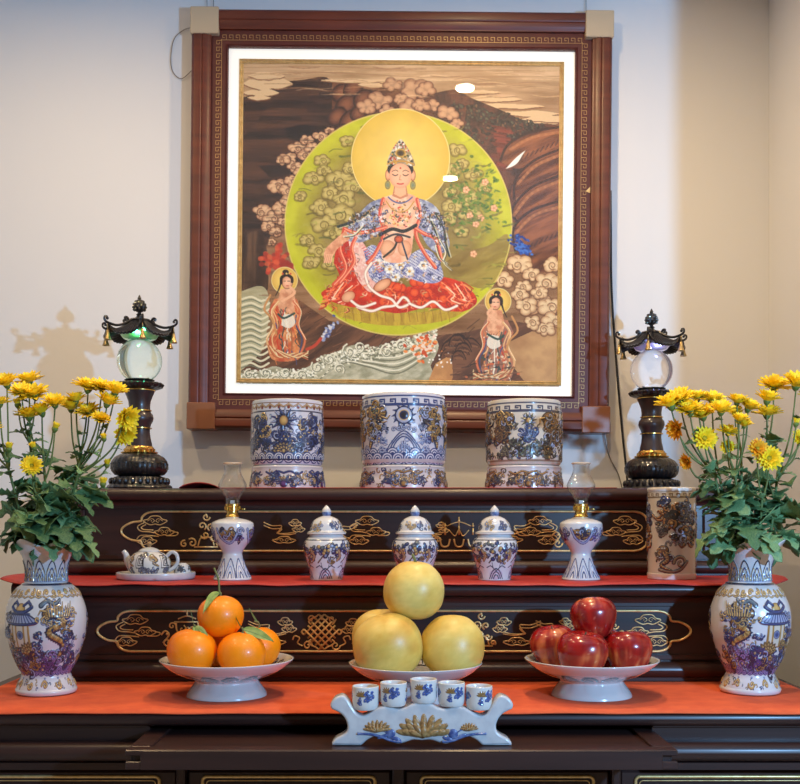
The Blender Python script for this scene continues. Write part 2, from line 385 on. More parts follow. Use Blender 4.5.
def fill(cv, y0, y1, n, s, pals, seed, hh=.0010, avoid=None):
    # small scrolls strewn between the main motifs
    rs = random.Random(seed)
    for k in range(n):
        x = rs.uniform(0, cv.w); y = rs.uniform(y0, y1)
        if avoid and avoid(x, y): continue
        core, out = rs.choice(pals); r = s*rs.uniform(.6, 1.3)
        cv.ostroke(spiral(x, y, r, rs.uniform(.5,1.1), rs.uniform(0,6), rs.choice((-1,1)), 10), r*.30, core, out, hh, r*.15)
def dragon(cv, pts, w, core=GD, out=NV, hh=.0022, seed=0):
    P = cr(pts, 8); cv.stroke(P, w*1.45, out, hh*.6, w*.5); cv.stroke(P, w, core, hh, w*.3)
    rs = random.Random(seed)
    for i in range(1, len(P)-2):
        p = P[i]; q = P[i+1]; t = math.atan2(q[1]-p[1], q[0]-p[0]); ww = w*(1-.65*i/len(P))
        for sg in (-1, 1):
            cv.stroke([(p[0]-.5*ww*math.sin(t)*sg, p[1]+.5*ww*math.cos(t)*sg), (p[0]-.85*ww*math.sin(t+.5)*sg, p[1]+.85*ww*math.cos(t+.5)*sg)], w*.16, out, hh*.6)
        cv.stroke([(p[0]-.3*ww*math.sin(t), p[1]+.3*ww*math.cos(t)), (p[0]+.3*ww*math.sin(t), p[1]-.3*ww*math.cos(t))], w*.1, BR if i % 2 else GL, hh*1.05)
    x, y = P[0]
    cv.blob(x, y, w*.95, w*.75, core, BR, hh=hh*1.4, out=out, ow=w*.12)
    for k in range(5): a = 2.0+k*.7+rs.random(); cv.ostroke([(x+w*.6*math.cos(a), y+w*.6*math.sin(a)), (x+w*1.3*math.cos(a+.2), y+w*1.3*math.sin(a+.2)), (x+w*1.5*math.cos(a+.6), y+w*1.5*math.sin(a+.6))], w*.2, GL, out, hh, w*.08)
    cv.blob(x-w*.2, y+w*.2, w*.15, w*.15, WH, hh=hh*1.6, out=out, ow=w*.06); cv.blob(x+w*.3, y+w*.2, w*.15, w*.15, WH, hh=hh*1.6, out=out, ow=w*.06)
def lotus(cv, cx, cy, s, core=GL, out=BR, hh=.002, rings=3, up=True):
    for k in range(rings, 0, -1):
        n = 3 + 2*k; rr = s*k/rings
        for j in range(n):
            a = PI*(j+.5)/n; 
            if not up: a = 2*PI*j/n
            cv.blob(cx+rr*.62*math.cos(a), cy+rr*.5*math.sin(a), rr*.42, s*.15, core, out, ang=a, hh=hh*(1.2-.15*k), out=out, ow=s*.035)
    cv.blob(cx, cy+s*.12, s*.17, s*.22, core, out, hh=hh*1.2, out=out, ow=s*.03)
def peony(cv, cx, cy, s, core=BL, out=NV, mid=GL, hh=.0018):
    for k in range(14):
        a = 2*PI*k/14; cv.ostroke([(cx+s*.4*math.cos(a), cy+s*.4*math.sin(a)), (cx+s*math.cos(a+.12), cy+s*math.sin(a+.12))], s*.2, PL if k % 2 else core, out, hh, s*.03)
    cv.blob(cx, cy, s*.5, s*.46, core, out, hh=hh*1.1, out=out, ow=s*.04)
    cv.blob(cx, cy, s*.3, s*.36, mid, BR, hh=hh*1.4, out=out, ow=s*.05)
def pagoda(cv, cx, cy, s, flip=1):
    # towers of a temple gate with upswept roofs; cy = base
    cv.poly([(cx-.30*s,cy),(cx+.30*s,cy),(cx+.26*s,cy+.62*s),(cx-.26*s,cy+.62*s)], (206,196,178), .0012, out=BR, ow=.03*s)
    for x in (-.27, -.13, .13, .27): cv.stroke([(cx+x*s, cy), (cx+x*s*.95, cy+.6*s)], .05*s, GD, .0018)
    cv.blob(cx, cy+.33*s, .09*s, .10*s, BL, PL, hh=.0016, out=NV, ow=.015*s)
    def roof(x, y, w, h):
        pts = cr([(x-w,y+.35*h),(x-w*.8,y+.05*h),(x,y-.05*h),(x+w*.8,y+.05*h),(x+w,y+.35*h)], 5)
        cv.poly(pts+[(x+w*.5,y+h),(x-w*.5,y+h)], PL, .0016, out=NV, ow=.04*s)
        for k in range(9):
            t = -1+2*k/8; cv.stroke([(x+t*w*.8, y+.1*h), (x+t*w*.48, y+.9*h)], .028*s, BL, .002)
        cv.ostroke(pts, .045*s, BL, NV, .0022); cv.ostroke([(x-w*.55,y+h),(x+w*.55,y+h)], .04*s, BL, NV, .0022)
        for sg in (-1,1): cv.ostroke(spiral(x+sg*w, y+.5*h, .07*s, .9, PI*1.5, -sg, 8), .03*s, GL, NV, .002)
    roof(cx, cy+.62*s, .52*s, .26*s)
    cv.blob(cx, cy+1.02*s, .13*s, .12*s, GL, GD, hh=.002, out=BR, ow=.02*s)
    cv.ostroke(cr([(cx-.34*s,cy+1.06*s),(cx-.16*s,cy+.94*s),(cx,cy+.92*s),(cx+.16*s,cy+.94*s),(cx+.34*s,cy+1.06*s)],5), .06*s, BL, NV, .002)
    for sg in (-1,1): cv.ostroke([(cx+sg*.1*s,cy+1.1*s),(cx+sg*.22*s,cy+1.2*s),(cx+sg*.30*s,cy+1.12*s)], .05*s, BL, NV, .002)
    roof(cx-flip*.62*s, cy+.22*s, .30*s, .20*s); cv.poly([(cx-flip*.62*s-.18*s,cy),(cx-flip*.62*s+.18*s,cy),(cx-flip*.62*s+.16*s,cy+.22*s),(cx-flip*.62*s-.16*s,cy+.22*s)], (200,190,172), .001, out=BR, ow=.02*s)
def waves(cv, y0, r, rows, c1=BL, c2=WH, x0=0, x1=None, hh=.0012):
    x1 = cv.w if x1 is None else x1
    for j in range(rows, 0, -1):
        y = y0+(j-1)*r*.7; n = max(1, round((x1-x0)/(r*1.7))); p = (x1-x0)/n
        for k in range(n):
            cx = x0+(k+(.5 if j % 2 else 0))*p
            for q, cc in ((1,c1),(.82,c2),(.62,c1),(.45,c2),(.28,c1)):
                cv.blob(cx, y, r*q, r*q, cc, hh=hh*(1.2-q*.4))
def branch(cv, cx, cy, s, seed, hh=.0014):
    rs = random.Random(seed)
    cv.ostroke(cr([(cx-.5*s,cy-.6*s),(cx-.1*s,cy-.15*s),(cx-.2*s,cy+.2*s),(cx+.3*s,cy+.55*s)],5), .05*s, BR, NV, hh, .03*s)
    for k in range(16):
        a = rs.uniform(0,2*PI); d = s*rs.uniform(.15,.62); x = cx+d*math.cos(a); y = cy+.15*s+d*math.sin(a)
        cv.blob(x, y, s*.13, s*.10, rs.choice((BL,PL,(110,116,110))), NV, ang=rs.uniform(0,3), hh=hh, out=NV, ow=.02*s)
    for k in range(5):
        a = rs.uniform(0,2*PI); d = s*rs.uniform(0,.45); cv.blob(cx+d*math.cos(a), cy+.1*s+d*math.sin(a), s*.09, s*.09, GL, GD, hh=hh*1.3, out=NV, ow=.02*s)
# ---------------------------------------------------------------- the painting
def curl_cloud(cv, cx, cy, s, pale=(222,190,150), edge=(150,105,75), dark=(92,56,38), sq=.85, seed=0, spi=True):
    rs = random.Random(seed+int(cx*7+cy*3)); n = rs.choice((5,6,7)); a0 = rs.uniform(0,6)
    lob = [(cx+s*rs.uniform(.5,.8)*math.cos(a), cy+s*rs.uniform(.4,.6)*sq*math.sin(a), s*rs.uniform(.28,.52)) for a in [a0+2*PI*k/n+rs.uniform(-.3,.3) for k in range(n)]]
    lob.sort(key=lambda q: q[1])
    for x, y, r in lob: cv.blob(x, y+.5, r+1.1, r*sq+1.1, dark, dark, a=.5)
    for x, y, r in lob: cv.blob(x, y, r, r*sq, pale, edge, pw=2.6)
    cv.blob(cx, cy-s*.04, s*.62, s*.50*sq, pale, pale, a=.75, pw=1)
    if spi:
        sg = rs.choice((-1,1)); aa = rs.uniform(0,6); sp = spiral(cx+s*.1*sg, cy+s*.06, s*.44, 1.35, aa, sg, 16, .30)
        cv.stroke([(x+.35,y+.6) for x, y in sp], max(.9,s*.11), edge, w1=max(.5,s*.04), a=.8); cv.stroke(sp, max(.5,s*.05), dark, w1=.4, a=.65)
def streak(cv, x0, x1, y, h, pale, edge, seed):
    rs = random.Random(seed); n = 7; top = []; bot = []
    for k in range(n+1):
        t = k/n; x = x0+(x1-x0)*t; e = math.sin(PI*t)**.6; top.append((x, y-h*e*rs.uniform(.3,.6))); bot.append((x, y+h*e*rs.uniform(.35,.6)))
    P = cr(top,4)+cr(bot,4)[::-1]
    cv.poly([(a,b+1.2) for a,b in P], edge, a=.9); cv.poly(P, pale)
def paint_scroll():
    cv = Cv(320, 322, 2.25, (150,110,78), False, 241, 62)
    ix, gx, gy = cv.win(240, 61, 562, 385)
    t = np.clip((gy-62)/75, 0, 1)[...,None]; n1 = fbm(gx*.02, gy*.16, 3)[...,None]
    cv.c[ix] = (C(206,172,134)*(1-t)+C(150,112,80)*t) + (n1-.5)*.30
    n2 = fbm(gx*.05+4, gy*.05, 9)[...,None]; cv.c[ix] += (n2-.5)*.12*t
    for y in (68, 74, 99, 106): cv.stroke([(241,y),(330,y-2),(420,y+2),(561,y)], 1.2, (160,115,78), a=.35)
    # dark rocks at the left with stepped ledges
    cv.poly(cr([(241,98),(262,92),(275,84),(300,80),(331,82),(334,150),(318,168),(300,190),(280,216),(262,262),(262,310),(241,330)],4), (44,28,24), col2=(92,60,44), nz=(.02,.22,0), seed=5)
    for k in range(7): x = 318-6*k; cv.poly([(x-40,92+8*k),(x,92+8*k),(x,96+8*k),(x-44,97+8*k)], (38,24,22) if k % 2 else (104,68,48), a=.6)
    cv.poly([(284,128),(306,124),(322,132),(316,142),(288,140)], (30,20,20), a=.8); cv.poly([(258,166),(290,164),(300,172),(270,178)], (32,22,20), a=.7)
    cv.poly(cr([(241,236),(262,232),(268,262),(266,296),(241,300)],4), (110,80,60), col2=(60,40,32), nz=(.2,.02,0), seed=6)
    # rock lumps above the circle
    cv.poly([(331,82),(372,84),(440,96),(440,130),(330,150)], (84,50,36), col2=(128,84,58), nz=(.1,.1,.7), seed=8)
    for k, (x, y, s) in enumerate([(340,92,10),(352,88,10),(345,104,11),(336,116,10),(350,120,12),(362,98,10),(340,132,9),(330,140,8),(358,112,9)]):
        cv.blob(x, y, s, s*.75, (146,94,66), (72,40,30), ang=-.7, pw=2, out=(52,30,26), ow=1)
    # cloud streaks in the sky
    for a in [(241,292,84,13,1),(246,284,76,8,2),(241,278,93,7,3),(246,270,98,5,4),(318,388,80,4,6),(356,392,84,6,7),(376,402,80,6,8),(452,522,97,6,9),(466,545,104,5,10),(458,500,90,4,11),(498,560,111,6,12),(517,562,119,9,13),(525,575,116,7,14)]:
        streak(cv, a[0], a[1], a[2], a[3], (222,190,150), (140,96,66), a[4])
    # dark foliage band and brown hills at the right
    cv.poly(cr([(432,92),(455,88),(470,96),(500,108),(528,120),(561,126),(561,170),(520,180),(512,215),(470,160),(440,120)],4), (66,44,38), col2=(116,72,54), nz=(.12,.12,.5), seed=11)
    rs = random.Random(4)
    for k in range(330):
        x = rs.uniform(450,560); y0 = 96+(x-450)*.26; y = y0+abs(rs.gauss(0,1))*16+rs.uniform(0,6)
        if y > 160+(x-500)*-.2: continue
        a = rs.uniform(0,6); s_ = rs.uniform(1.6,3)
        cv.blob(x, y, s_, s_*.6, rs.choice(((108,104,84),(84,80,66),(62,52,46),(134,100,74),(92,76,60))), (44,34,30), ang=a)
    for k in range(26): cv.stroke([(494+rs.uniform(-3,6),124+k*1.7),(504+rs.uniform(0,8),126+k*1.7)], 2.2, rs.choice(((150,72,52),(120,60,44))), a=.8)
    hills = [((561,124),(530,130),(508,142),(500,158),(520,166),(561,150)),((561,146),(534,158),(516,176),(514,196),(561,176)),((561,172),(530,186),(512,208),(520,222),(561,204)),((561,198),(532,208),(514,226),(516,250),(530,268),(561,262))]
    for k, h in enumerate(hills):
        cv.poly(cr(h, 5, True), (158,98,62), col2=(92,54,38), nz=(.03,.2,-.45), seed=20+k)
        cv.stroke(cr(h[:4],6), 2.5, (62,38,30), a=.8)
        for j in range(9): x = 520+j*5; y = h[3][1]-j*2.2; cv.stroke([(x,y),(x+3,y-5)], 1.4, (64,40,32), a=.6)
        cv.stroke([(p[0]+2,p[1]+5) for p in cr(h[:3],5)], 3, (188,128,84), a=.6)
    # lower ground
    cv.poly([(241,372),(262,352),(285,330),(300,300),(330,320),(400,338),(470,330),(510,318),(561,326),(561,384),(241,384)], (84,54,42), col2=(128,86,62), nz=(.03,.16,-.5), seed=31)
    for k in range(80): x = rs.uniform(296,470); y = rs.uniform(318,366); cv.stroke([(x,y),(x+rs.uniform(6,14),y-rs.uniform(4,11))], .9, rs.choice(((58,38,32),(150,104,76))), a=.55)
    cv.poly(cr([(500,345),(561,322),(561,384),(530,384)],3), (206,164,116), col2=(178,134,92), nz=(.05,.05,0), seed=33)
    # sea at the left
    cv.poly(cr([(241,292),(262,286),(270,300),(268,330),(262,352),(241,372)],4), (170,162,130), col2=(196,188,156), nz=(.05,.2,0), seed=36)
    for k in range(12): y = 300+k*6; cv.stroke(cr([(241,y),(252,y-3),(262,y+1),(270,y-3)],5), 2.0, (226,218,190)); cv.stroke(cr([(241,y+2.6),(252,y-.4),(262,y+3.6)],5), 1.2, (120,130,110), a=.8)
    # curling clouds outside the circle
    for x, y, s in [(262,150,0)]: pass
    for x, y, s in [(298,148,9),(306,140,7),(288,158,9),(294,166,8),(305,155,8),(312,148,7),(320,136,7),(328,130,5),(282,160,7),(277,186,10),(287,190,8),(292,180,8),(300,172,6),(262,212,11),(273,218,9),(282,208,9),(288,200,7),(268,226,7),(276,232,6),(284,222,7),(272,242,5)]:
        curl_cloud(cv, x, y, s, (220,184,146), (160,108,80), (74,44,34))
    for x, y, s in [(378,100,13),(366,106,9),(392,84,9),(412,90,15),(424,88,10),(400,98,8),(409,106,11),(432,104,8),(447,112,11),(456,122,7),(385,110,8),(420,104,8)]:
        curl_cloud(cv, x, y, s, (208,166,130), (146,98,74), (84,52,40), spi=False)
    for x, y, s in [(519,262,12),(532,272,9),(504,278,10),(552,262,10),(548,280,13),(524,284,8),(520,291,9),(537,300,14),(552,304,12),(526,303,11),(556,318,11),(546,326,10),(533,320,9),(541,290,8)]:
        curl_cloud(cv, x, y, s, (232,204,164), (184,136,98), (104,66,46))
    for k in range(160):
        x = rs.uniform(243,330); y = rs.uniform(100,300); cv.stroke([(x,y),(x+rs.uniform(8,26),y+rs.uniform(-1,1))], rs.uniform(.6,1.8), rs.choice(((34,22,20),(104,70,50),(70,44,34),(124,84,60))), a=.3)
    for k in range(90):
        x = rs.uniform(243,556); y = rs.uniform(63,96); cv.stroke(cr([(x,y),(x+14,y+rs.uniform(-2,2)),(x+30,y)],3), rs.uniform(.5,1.6), rs.choice(((236,206,164),(150,104,72),(190,148,108))), a=.35)
    # the great green disc
    cx, cy, R = 398.5, 222.5, 113.5
    ix, gx, gy = cv.win(cx-R-3, cy-R-3, cx+R+3, cy+R+3); d = np.hypot(gx-cx, (gy-cy)*1.02)/R
    n3 = fbm(gx*.035+3, gy*.05, 41)[...,None]; n4 = fbm(gx*.08, gy*.1+8, 47)[...,None]
    inner = C(120,100,48)*(1-n3)+C(176,156,84)*n3; inner = inner + (n4-.5)*.22
    rim = C(196,196,44)+(n4-.5)*.12; tt = np.clip((d[...,None]-.66)/.28, 0, 1)
    cc = inner*(1-tt)+rim*tt; cv.put(ix, np.clip((1-d)*R+.5, 0, 1), cc)
    for x, y, s in [(322,160,8),(313,178,9),(324,170,7),(340,180,14),(352,186,10),(330,192,9),(344,198,12),(320,206,10),(338,214,15),(325,224,13),(333,232,9),(308,240,8),(300,196,6),(350,168,8),(346,140,7),(453,168,9),(461,162,7),(472,172,9),(466,196,12),(452,204,10),(449,190,7),(470,212,11),(456,148,8),(449,216,8),(462,230,7),(484,186,7),(318,250,10),(330,262,9),(312,262,8)]:
        curl_cloud(cv, x, y, s, (204,186,116), (146,126,62), (104,88,38))
    cv.poly(cr([(444,262),(462,250),(488,244),(508,232),(506,262),(486,286),(455,278)],4), (132,108,54), col2=(168,146,82), nz=(.04,.14,-.4), seed=52, a=.85)
    for k in range(230):
        x = rs.gauss(472,15); y = rs.gauss(196,18)
        if math.hypot(x-cx,y-cy) < R-4 and x > 448: cv.blob(x, y, rs.uniform(1,3.2), rs.uniform(.8,1.6), rs.choice(((86,124,40),(70,104,36),(110,140,50),(128,140,60))), ang=rs.uniform(-1,1), a=.75)
    for x, y in ((470,214),(481,216),(476,222),(485,180),(466,188),(474,252),(494,206)): 
        for j in range(5): cv.blob(x+2*math.cos(j*1.26), y+2*math.sin(j*1.26), 1.7, 1.7, (236,198,156), (206,128,96))
    cv.stroke([(cx+R*math.cos(a), cy+R/1.02*math.sin(a)) for a in np.linspace(0,2*PI,140)], 1.3, (214,196,110))
    for k in range(130):
        a = rs.uniform(0,6.28); q = R*math.sqrt(rs.uniform(.1,.93)); x = cx+q*math.cos(a); y = cy+q*math.sin(a)
        cv.stroke(cr([(x,y),(x+rs.uniform(3,9),y-rs.uniform(-1,4)),(x+rs.uniform(8,15),y+rs.uniform(-4,2))],4), rs.uniform(.8,2.6), rs.choice(((96,84,38),(150,140,66),(120,110,44),(176,172,80),(84,96,40))), a=.35)
    # lotus terrace under the figure
    cv.poly(cr([(322,298),(350,306),(400,312),(450,306),(476,294),(462,312),(430,322),(380,324),(340,316)],4), (176,138,52), col2=(206,170,66), nz=(.3,.1,0), seed=61, a=.8)
    for k in range(14): x = 345+k*8; cv.stroke([(x,308),(x+2,320)], 1, (150,106,44), a=.5)
    # halo
    cv.blob(400, 157, 48.6, 48.6, (236,204,112), (216,180,66), pw=2.2, out=(236,214,150), ow=1.0)
    ix, gx, gy = cv.win(350,108,450,207); dd = np.hypot(gx-400,gy-157) < 48; cv.put(ix, dd*.25, (C(240,212,122)*np.ones(3))*(.8+.4*fbm(gx*.06,gy*.06,71)[...,None]))
    RED=(216,62,34); RD2=(180,40,26); ORG=(236,110,56); SK=(236,184,148); SK2=(206,140,106); BW=(214,214,224); IND=(70,80,148); BKK=(36,36,34)
    # red robe spread over the lap and to the sides
    cv.poly(cr([(338,236),(352,232),(364,246),(372,270),(380,286),(420,284),(440,276),(456,278),(470,286),(478,300),(462,310),(430,306),(400,312),(372,308),(350,306),(330,300),(322,292),(340,280),(334,262)],5), RED, col2=RD2, nz=(.16,.16,.6), seed=81)
    for k in range(26):
        x = rs.uniform(382,446); y = rs.uniform(280,303); cv.blob(x, y, 4.2, 4, ORG, RED, out=RD2, ow=.6, a=.9)
    for k in range(9):
        y = 282+k*2.6; cv.stroke(cr([(440+k*2,y-4),(452+k*2,y+3),(462+k*1.4,y-2),(474-k,y+5)],5), 1.3, (246,150,104) if k % 2 else (196,54,34))
        cv.stroke(cr([(346-k,y-6),(338-k*1.4,y),(346-k*2.4,y+3),(328-k,y+6)],5), 1.3, (246,140,90) if k % 2 else (190,50,32))
    cv.poly(cr([(348,236),(362,240),(374,262),(384,284),(372,292),(358,278),(352,258)],4), (226,170,160), col2=(240,214,206), nz=(.5,.5,0), seed=83)
    # patterned blue and white robe over the knees
    robe = cr([(364,250),(374,244),(392,256),(404,258),(420,248),(434,252),(444,274),(432,282),(400,276),(382,284),(370,276)],5)
    cv.poly(robe, BW, col2=(160,164,206), nz=(.2,.2,0), seed=85)
    r_ = cv.mask(robe); ixm, gxm, gym, mm = r_; pat = ((np.sin(gxm*2.1)*np.sin(gym*2.1+gxm*.9)) > .12); cv.put(ixm, (mm & pat)*.75, C(*IND))
    for x, y in ((390,268),(400,264),(378,262),(410,270),(424,264),(396,276),(386,258)):
        for j in range(6): cv.blob(x+3*math.cos(j*1.05), y+3*math.sin(j*1.05), 2.3, 2.0, (240,236,228), (196,196,206))
        cv.blob(x, y, 1.4, 1.4, (208,160,70))
    def embroider(n, x0, x1, y0, y1, pal, test=None, ln=5):
        for _ in range(n):
            x = rs.uniform(x0,x1); y = rs.uniform(y0,y1)
            if test and not test(x, y): continue
            a = rs.uniform(0,6.28); cv.stroke(cr([(x,y),(x+ln*.5*math.cos(a),y+ln*.5*math.sin(a)),(x+ln*.8*math.cos(a+.9),y+ln*.8*math.sin(a+.9))],3), rs.uniform(.5,1.1), rs.choice(pal), a=.8)
    embroider(150, 328, 474, 282, 308, ((246,160,120),(180,40,26),(250,220,200),(236,120,60),(150,60,40),(206,170,120)), lambda x, y: y > 312-abs(x-400)*.06-22, 6)
    embroider(70, 336, 362, 240, 284, ((246,150,110),(180,40,26),(150,130,120),(240,200,180)), lambda x, y: abs(x-349) < 9, 6)
    embroider(120, 366, 440, 254, 280, ((240,240,246),(70,80,150),(206,170,110),(60,70,110),(236,200,190)), None, 4)
    for k in range(12): x = 362+k*1.6; cv.stroke([(x,248+k*2.1),(x+4,246+k*2.1)], .9, (214,110,110))
    for sx in (-1,1):
        for k in range(7): cv.stroke(cr([(400+sx*(44+k*3),286-k),(400+sx*(52+k*3.4),292+k),(400+sx*(48+k*4),298),(400+sx*(58+k*3),303-k)],5), 1.2, ((240,120,80),(250,210,180),(196,54,34))[k%3])
    # feet
    cv.blob(349, 296, 7, 5, SK, SK2, ang=-.5, out=RD2, ow=.6); cv.blob(383, 284, 9, 4.6, SK, SK2, ang=-.55, out=(150,80,50), ow=.6)
    # sleeves / shoulders
    cv.poly(cr([(385,196),(370,202),(360,212),(350,224),(344,236),(356,242),(370,238),(382,228),(388,212)],5), (196,200,214), col2=(120,126,160), nz=(.3,.3,0), seed=87)
    cv.poly(cr([(414,196),(428,200),(438,208),(444,222),(450,244),(440,252),(428,244),(418,226),(412,210)],5), (196,200,214), col2=(120,126,160), nz=(.3,.3,0), seed=88)
    for k in range(150):
        sx = rs.choice((0,1)); x = rs.uniform(352,384) if sx == 0 else rs.uniform(416,444); y = rs.uniform(200,236); lim = 199+(384-x)*.55 if sx == 0 else 199+(x-416)*.5
        if y > lim and y < lim+32: cv.blob(x, y, .9, .9, rs.choice((IND,(230,226,216),BKK,(150,90,60))), a=.9)
    for pts in (((374,206),(362,216),(350,222),(338,226)),((436,212),(444,226),(446,240),(450,254)),((430,216),(438,236),(440,252),(446,262))): cv.stroke(cr(pts,6), 2.6, (46,58,52)); cv.stroke([(a+1.6,b+1.6) for a,b in cr(pts,6)], 1, (200,196,170))
    # torso, abdomen
    cv.poly(cr([(384,196),(400,192),(416,196),(418,214),(414,232),(410,256),(396,262),(382,256),(386,232),(382,214)],5), (232,170,142), col2=(240,206,180), nz=(.2,.2,0), seed=90)
    cv.blob(388, 247, 8, 8, SK, SK2, a=.9); cv.blob(405, 247, 7, 8, SK, SK2, a=.9)
    for pts in (((383,198),(380,214),(384,232),(376,252),(368,262)),((417,198),(420,214),(416,232),(424,250),(436,266)),((386,226),(372,230),(356,232),(344,228)),((414,226),(424,232),(436,238),(442,258)),((360,230),(352,246),(354,262),(340,282)),((344,230),(340,248),(346,268),(334,284))):
        cv.stroke(cr(pts,7), 3.6, (214,88,62)); cv.stroke([(a+.9,b) for a,b in cr(pts,7)], 1.1, (244,170,140))
    cv.stroke(cr([(380,234),(392,228),(404,230),(416,224)],6), 3.4, BKK); cv.stroke(cr([(384,238),(396,233),(410,236)],6), 2, (60,60,66)); cv.stroke(cr([(398,234),(395,246),(384,256)],5), 2, BKK); cv.stroke(cr([(400,234),(404,246),(408,258)],5), 1.6, (60,66,90))
    cv.blob(399, 238, 4, 3.4, (214,104,60), (150,60,40), out=BKK, ow=.5)
    for k in range(60): a = rs.uniform(0,2*PI); d_ = rs.uniform(3,13); cv.blob(400+d_*math.cos(a)*.8, 212+d_*math.sin(a), .8, .8, rs.choice(((170,120,50),(206,160,80),(110,70,50),(214,80,60))))
    cv.stroke(cr([(388,196),(393,200),(400,202),(407,200),(412,196)],5), 1.3, (90,100,150)); cv.stroke(cr([(386,200),(392,208),(400,211),(408,208),(414,200)],5), 1.0, (200,150,60))
    cv.poly([(394,184),(406,184),(408,195),(400,198),(392,195)], SK2); cv.poly([(395,184),(405,184),(406,193),(400,196),(394,193)], SK)
    # hand on the knee
    cv.poly(cr([(346,230),(334,240),(326,248),(324,256),(328,262),(333,256),(338,248),(350,238)],4), SK, col2=SK2, nz=(.2,.2,0), seed=91)
    for k in range(4): cv.stroke([(327+k*1.8,254),(325+k*2,262)], 1.4, SK); cv.stroke([(326+k*1.8,255),(324+k*2,262)], .5, SK2)
    embroider(170, 350, 386, 200, 238, ((230,230,236),(60,70,120),(120,84,60),(40,44,44),(196,150,90)), lambda x, y: y > 200+(386-x)*.45 and y < 240-(386-x)*.05, 4)
    embroider(170, 414, 448, 200, 250, ((230,230,236),(60,70,120),(120,84,60),(40,44,44),(196,150,90)), lambda x, y: y > 199+(x-414)*.5 and y < 214+(x-414)*1.2, 4)
    embroider(26, 388, 412, 206, 226, ((206,150,70),(236,200,130),(196,70,60),(90,110,120),(250,230,210)), None, 3)
    for pts in (((440,238),(446,250),(444,260),(452,268)),((436,244),(440,256),(448,262)),((362,226),(354,234),(344,236))): cv.stroke(cr(pts,5), 1.6, (226,220,196)); cv.stroke([(a+1,b+.6) for a,b in cr(pts,5)], .7, (60,60,50))
    # white ribbons
    for pts in (((366,276),(370,286),(380,294),(392,298),(400,306),(410,302),(404,296),(396,304),(384,306),(372,310),(358,306)),((410,302),(422,306),(434,300),(446,308),(458,304)),((372,262),(366,272),(368,282)),((352,300),(362,306),(376,302))):
        cv.stroke(cr(pts,7), 3.0, (196,150,136)); cv.stroke(cr(pts,7), 2.0, (246,232,222))
    # head
    cv.blob(387.6, 174, 2.4, 5, SK, SK2, out=(150,90,60), ow=.4); cv.blob(412.4, 174, 2.4, 5, SK, SK2, out=(150,90,60), ow=.4)
    cv.blob(400, 168, 13, 9, (34,26,28)); cv.blob(400, 174.5, 11.2, 12.6, (244,192,160), (226,164,132), pw=4)
    for sg in (-1,1):
        cv.stroke(cr([(400+sg*2.6,173.4),(400+sg*5.2,174.6),(400+sg*8,173.2)],4), .8, (70,40,36)); cv.stroke(cr([(400+sg*2.4,170.2),(400+sg*5,169),(400+sg*8.4,170.4)],4), .6, (110,70,56))
        cv.blob(400+sg*12.6, 184, 2.3, 3.6, (130,140,120), (190,170,90), out=(90,80,60), ow=.4)
    cv.stroke([(400,174),(399,178.5),(401,178.8)], .6, (190,120,92)); cv.stroke(cr([(397,182.4),(400,183),(403,182.4)],4), 1.2, (206,70,60)); cv.blob(400,167,.9,.9,(200,60,50))
    cv.poly(cr([(386,165),(388,156),(392,148),(396,142),(400,138),(404,142),(408,148),(412,156),(414,165),(400,162)],4), (214,206,196), col2=(150,130,96), nz=(.4,.4,0), seed=93)
    for k in range(120):
        y = rs.uniform(141,164); w_ = 4+(y-140)*.42; x = 400+rs.uniform(-w_,w_); cv.blob(x, y, rs.uniform(.6,1.3), rs.uniform(.6,1.2), rs.choice(((240,236,226),(206,160,70),(60,90,60),(190,60,50),(40,40,40),(236,220,190),(206,196,206))))
    cv.stroke(cr([(387,163),(394,160.5),(400,160),(406,160.5),(413,163)],4), 1.6, (196,150,70)); cv.blob(400, 152, 4.4, 3.6, (60,50,40), (190,150,60), out=(206,170,90), ow=.8)
    # attendants
    def attendant(x, y, hx, hy, c1, c2, mir):
        cv.blob(hx, hy, 12.6, 12.6, (240,208,116), (216,176,88), out=(236,220,160), ow=.7)
        f = lambda a, b: (x+mir*a, y+b)
        cv.poly(cr([f(-12,0),f(8,-2),f(14,14),f(10,34),f(16,56),f(4,62),f(-14,60),f(-18,44),f(-12,26),f(-18,12)],4), c1, col2=c2, nz=(.16,.16,.4), seed=101+mir)
        cv.poly(cr([f(-6,-10),f(6,-10),f(9,6),f(4,16),f(-5,16),f(-9,4)],4), SK, col2=SK2, nz=(.2,.2,0), seed=102)
        cv.blob(x+mir*1, y-17, 5.2, 6.4, (244,196,164), (214,150,116), ang=.2*mir, out=(120,70,50), ow=.4); cv.stroke(cr([f(-5.4,-16),f(-5,-21.5),f(0,-24.2),f(5,-21.5),f(5.6,-17.5)],5), 2.8, (50,34,34)); cv.blob(x-mir*1, y-27, 3.2, 2.6, (50,34,34)); cv.stroke(cr([f(-5.6,-16),f(-8,-9),f(-11,-3)],4), 1.8, (54,38,38), w1=.7)
        for q in (-4,0,4): cv.blob(x+q, y-25.5, 1, 1, (214,90,70) if q else (236,200,120))
        cv.stroke([f(1,-18),f(3.5,-18)], .6, (80,40,36)); cv.stroke([f(-3,-18),f(-1,-18)], .6, (80,40,36)); cv.stroke([f(0,-13.4),f(2,-13.4)], .8, (200,70,60))
        for k in range(7):
            cv.stroke(cr([f(-14+k*4,10+k),f(-8+k*3,26),f(-14+k*5,40),f(-8+k*3.4,58)],6), 1.2, ((232,190,140),(206,70,44),(60,84,80),(236,226,206),(170,110,70),(226,140,80),(70,80,120))[k])
